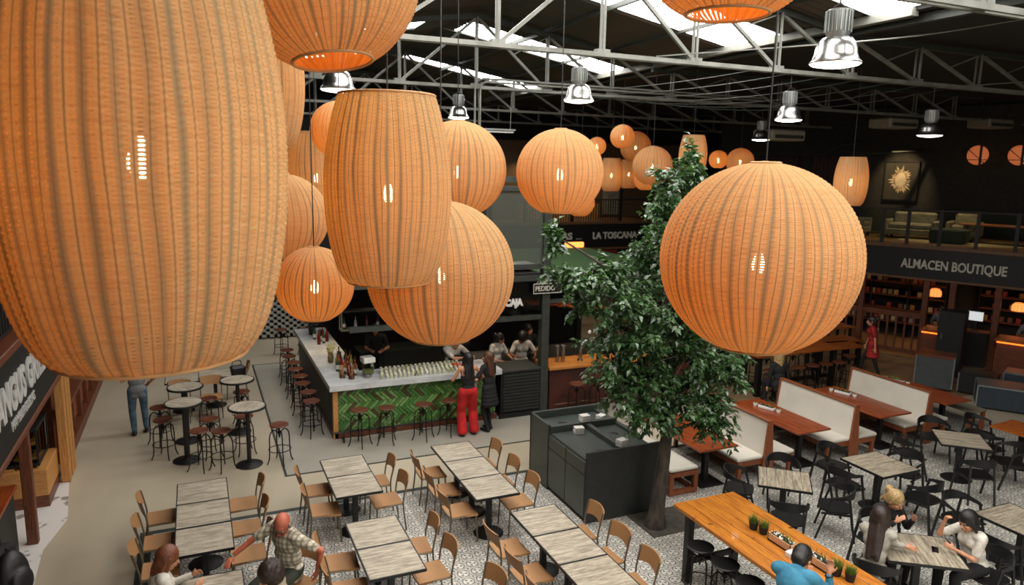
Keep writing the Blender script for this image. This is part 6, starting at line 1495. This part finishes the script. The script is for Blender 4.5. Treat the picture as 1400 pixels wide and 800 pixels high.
seated('woman with chin-length auburn hair and white scarf top, bottom left, looking right', -.6, 8.14, -80, ((-.2, 8.0, .85), (-.22, 8.3, .85)), lean=12, head=(-5, 10), top=C_white, sleeve='long', bottom=C_grey, hair='bob', hm=H_auburn, fem=True, s=1.0, vox=.0115)
seated('person with dark curly hair seen at the bottom edge in front of the plaid-shirt man', .66, 7.36, 78, None, lean=10, head=(30, 10), top=C_beige, bottom=C_black, hair='curly', hm=H_dkbrown, s=1.02, vox=.0115)
tan(-.7, 8.0, -90, 'tan woven chair under the auburn-haired woman'); tan(.72, 7.35, 90, 'tan woven chair under the curly-haired person'); tan(.88, 8.36, 130, 'tan woven chair under the plaid-shirt man'); tan(-.83, 7.42, -75, 'tan woven chair cut by the bottom edge, left of the auburn-haired woman')
def pack(t, d):
    m = MB(); m.ell(d['P']+d['up']*.27-d['fw']*.2, (.17, .12, .25), 16, 12, d['Mt']); m.ell(d['P']+d['up']*.2-d['fw']*.29, (.13, .07, .15), 14, 10, d['Mt']); remesh(m, 'backpack', M_black, t, .012, 3)
    for q in (-1, 1): MB().tube([d['P']+d['up']*.44+d['rt']*.1*q-d['fw']*.14, d['P']+d['up']*.52+d['rt']*.1*q, d['P']+d['up']*.4+d['rt']*.11*q+d['fw']*.13], .016, 6).build('backpack_strap', M_black, t)
    m = MB(); 
    for x, z in ((-.04, .33), (.05, .2), (.06, .12)): m.ell(d['P']+d['up']*z-d['fw']*.325+d['rt']*x, (.008, .006, .008), 8, 5)
    m.build('zip_pulls', M_housing, t)
person('man in a black jacket with a black backpack cut by the bottom left corner', (-2.02, 8.35, 0), 55, lean=8, top=C_black, sleeve='long', bottom=C_black, hm=H_black, s=1.02, vox=.0125, extra=pack)
# -- far right shop customers
p_ = rbx(2.25, .35, -.006); person('customer in a grey-brown top at the left orange counter', tuple(p_), 100, lean=25, top=C_grey, bottom=C_black, hm=H_black, skin=M_skindk, s=1.0, vox=.014, HR=(.15, .35, 1.1), HL=(-.15, .35, 1.1))
p_ = rbx(4.3, .6, -.006); person('customer in a grey top at the orange counter, right frame edge', tuple(p_), 130, lean=30, top=C_grey, bottom=C_black, hm=H_dkbrown, skin=M_skindk, s=1.0, vox=.014, HR=(.15, .4, 1.1), HL=(-.15, .4, 1.1))

# ================================================================== SMALL ROOM LIGHTS (modelled fittings)
def spot(name, p, energy, col, label, size=70, aim=(0, 0, -1)):
    t = thing('spot_lamp', label, 'lamp', p, 0, 'small spot lamps')
    MB().lathe([(.0, .09), (.045, .09), (.05, .0), (.04, 0), (.035, .06), (0, .07)], 16).build('casing', M_black, t)
    MB().lathe([(0, .012), (.038, .012), (.038, .008), (0, .008)], 14).build('lens', M_lampglass, t)
    d = bpy.data.lights.new(name, 'SPOT'); d.energy = energy; d.color = col; d.spot_size = R(size); d.spot_blend = .7; d.shadow_soft_size = .05
    o = link(bpy.data.objects.new(name, d)); o.parent = t; o.location = (0, 0, -.01); o.rotation_euler = Vector(aim).to_track_quat('-Z', 'Y').to_euler(); return t
WARM = (1, .72, .42)
spot('bar_spot', (2.66, 17.2, 3.0), 60, WARM, 'small spot lamp over the far half of the bar arm', 60); spot('bar_spot', (2.72, 16.2, 3.0), 50, WARM, 'small spot lamp over the near half of the bar arm', 60)
spot('till_fill', (6.6, 15.0, 3.0), 60, WARM, 'added fill light over the cashiers', 120); spot('tap_spot', (8.6, 14.9, 2.85), 60, WARM, 'small spot lamp over the tap bar', 130); spot('shelf_spot', (4.2, 16.9, 2.95), 30, WARM, 'small spot lamp above the hanging bottle shelf', 120)  # till light added to brighten the cashiers, no known lamp there
q = rbx(-.22, 2.6, 6.9); spot('picture_spot', q, 320, WARM, 'small spot lamp aimed at the sunburst picture', 55, (RBm.to_3x3() @ Vector((0, 1.4, -1.6))))
q = rbx(1.2, 1.8, 6.9); spot('lounge_spot', q, 260, WARM, 'small spot lamp over the upstairs sofa', 80)
q = rbx(3.4, 1.5, 6.9); spot('lounge_spot', q, 120, WARM, 'small spot lamp over the low upstairs table', 80)
for s_, e_ in ((-.6, 40), (1.4, 40), (3.2, 55), (5.0, 55)):
    q = rbx(s_, 1.7, 3.2); spot('shop_spot', q, e_, (1, .5, .2), 'small spot lamp in the boutique ceiling, %s' % {-.6: 'left behind the fence', 1.4: 'right behind the fence', 3.2: 'above the till screen', 5.0: 'at the far right'}[s_], 130)
for x_ in (12.0, 14.6): spot('upper_spot', (x_, 26.2, 6.2), 120, WARM, 'small spot lamp over the upper back floor, %s one' % ('left' if x_ < 13 else 'right'), 110)
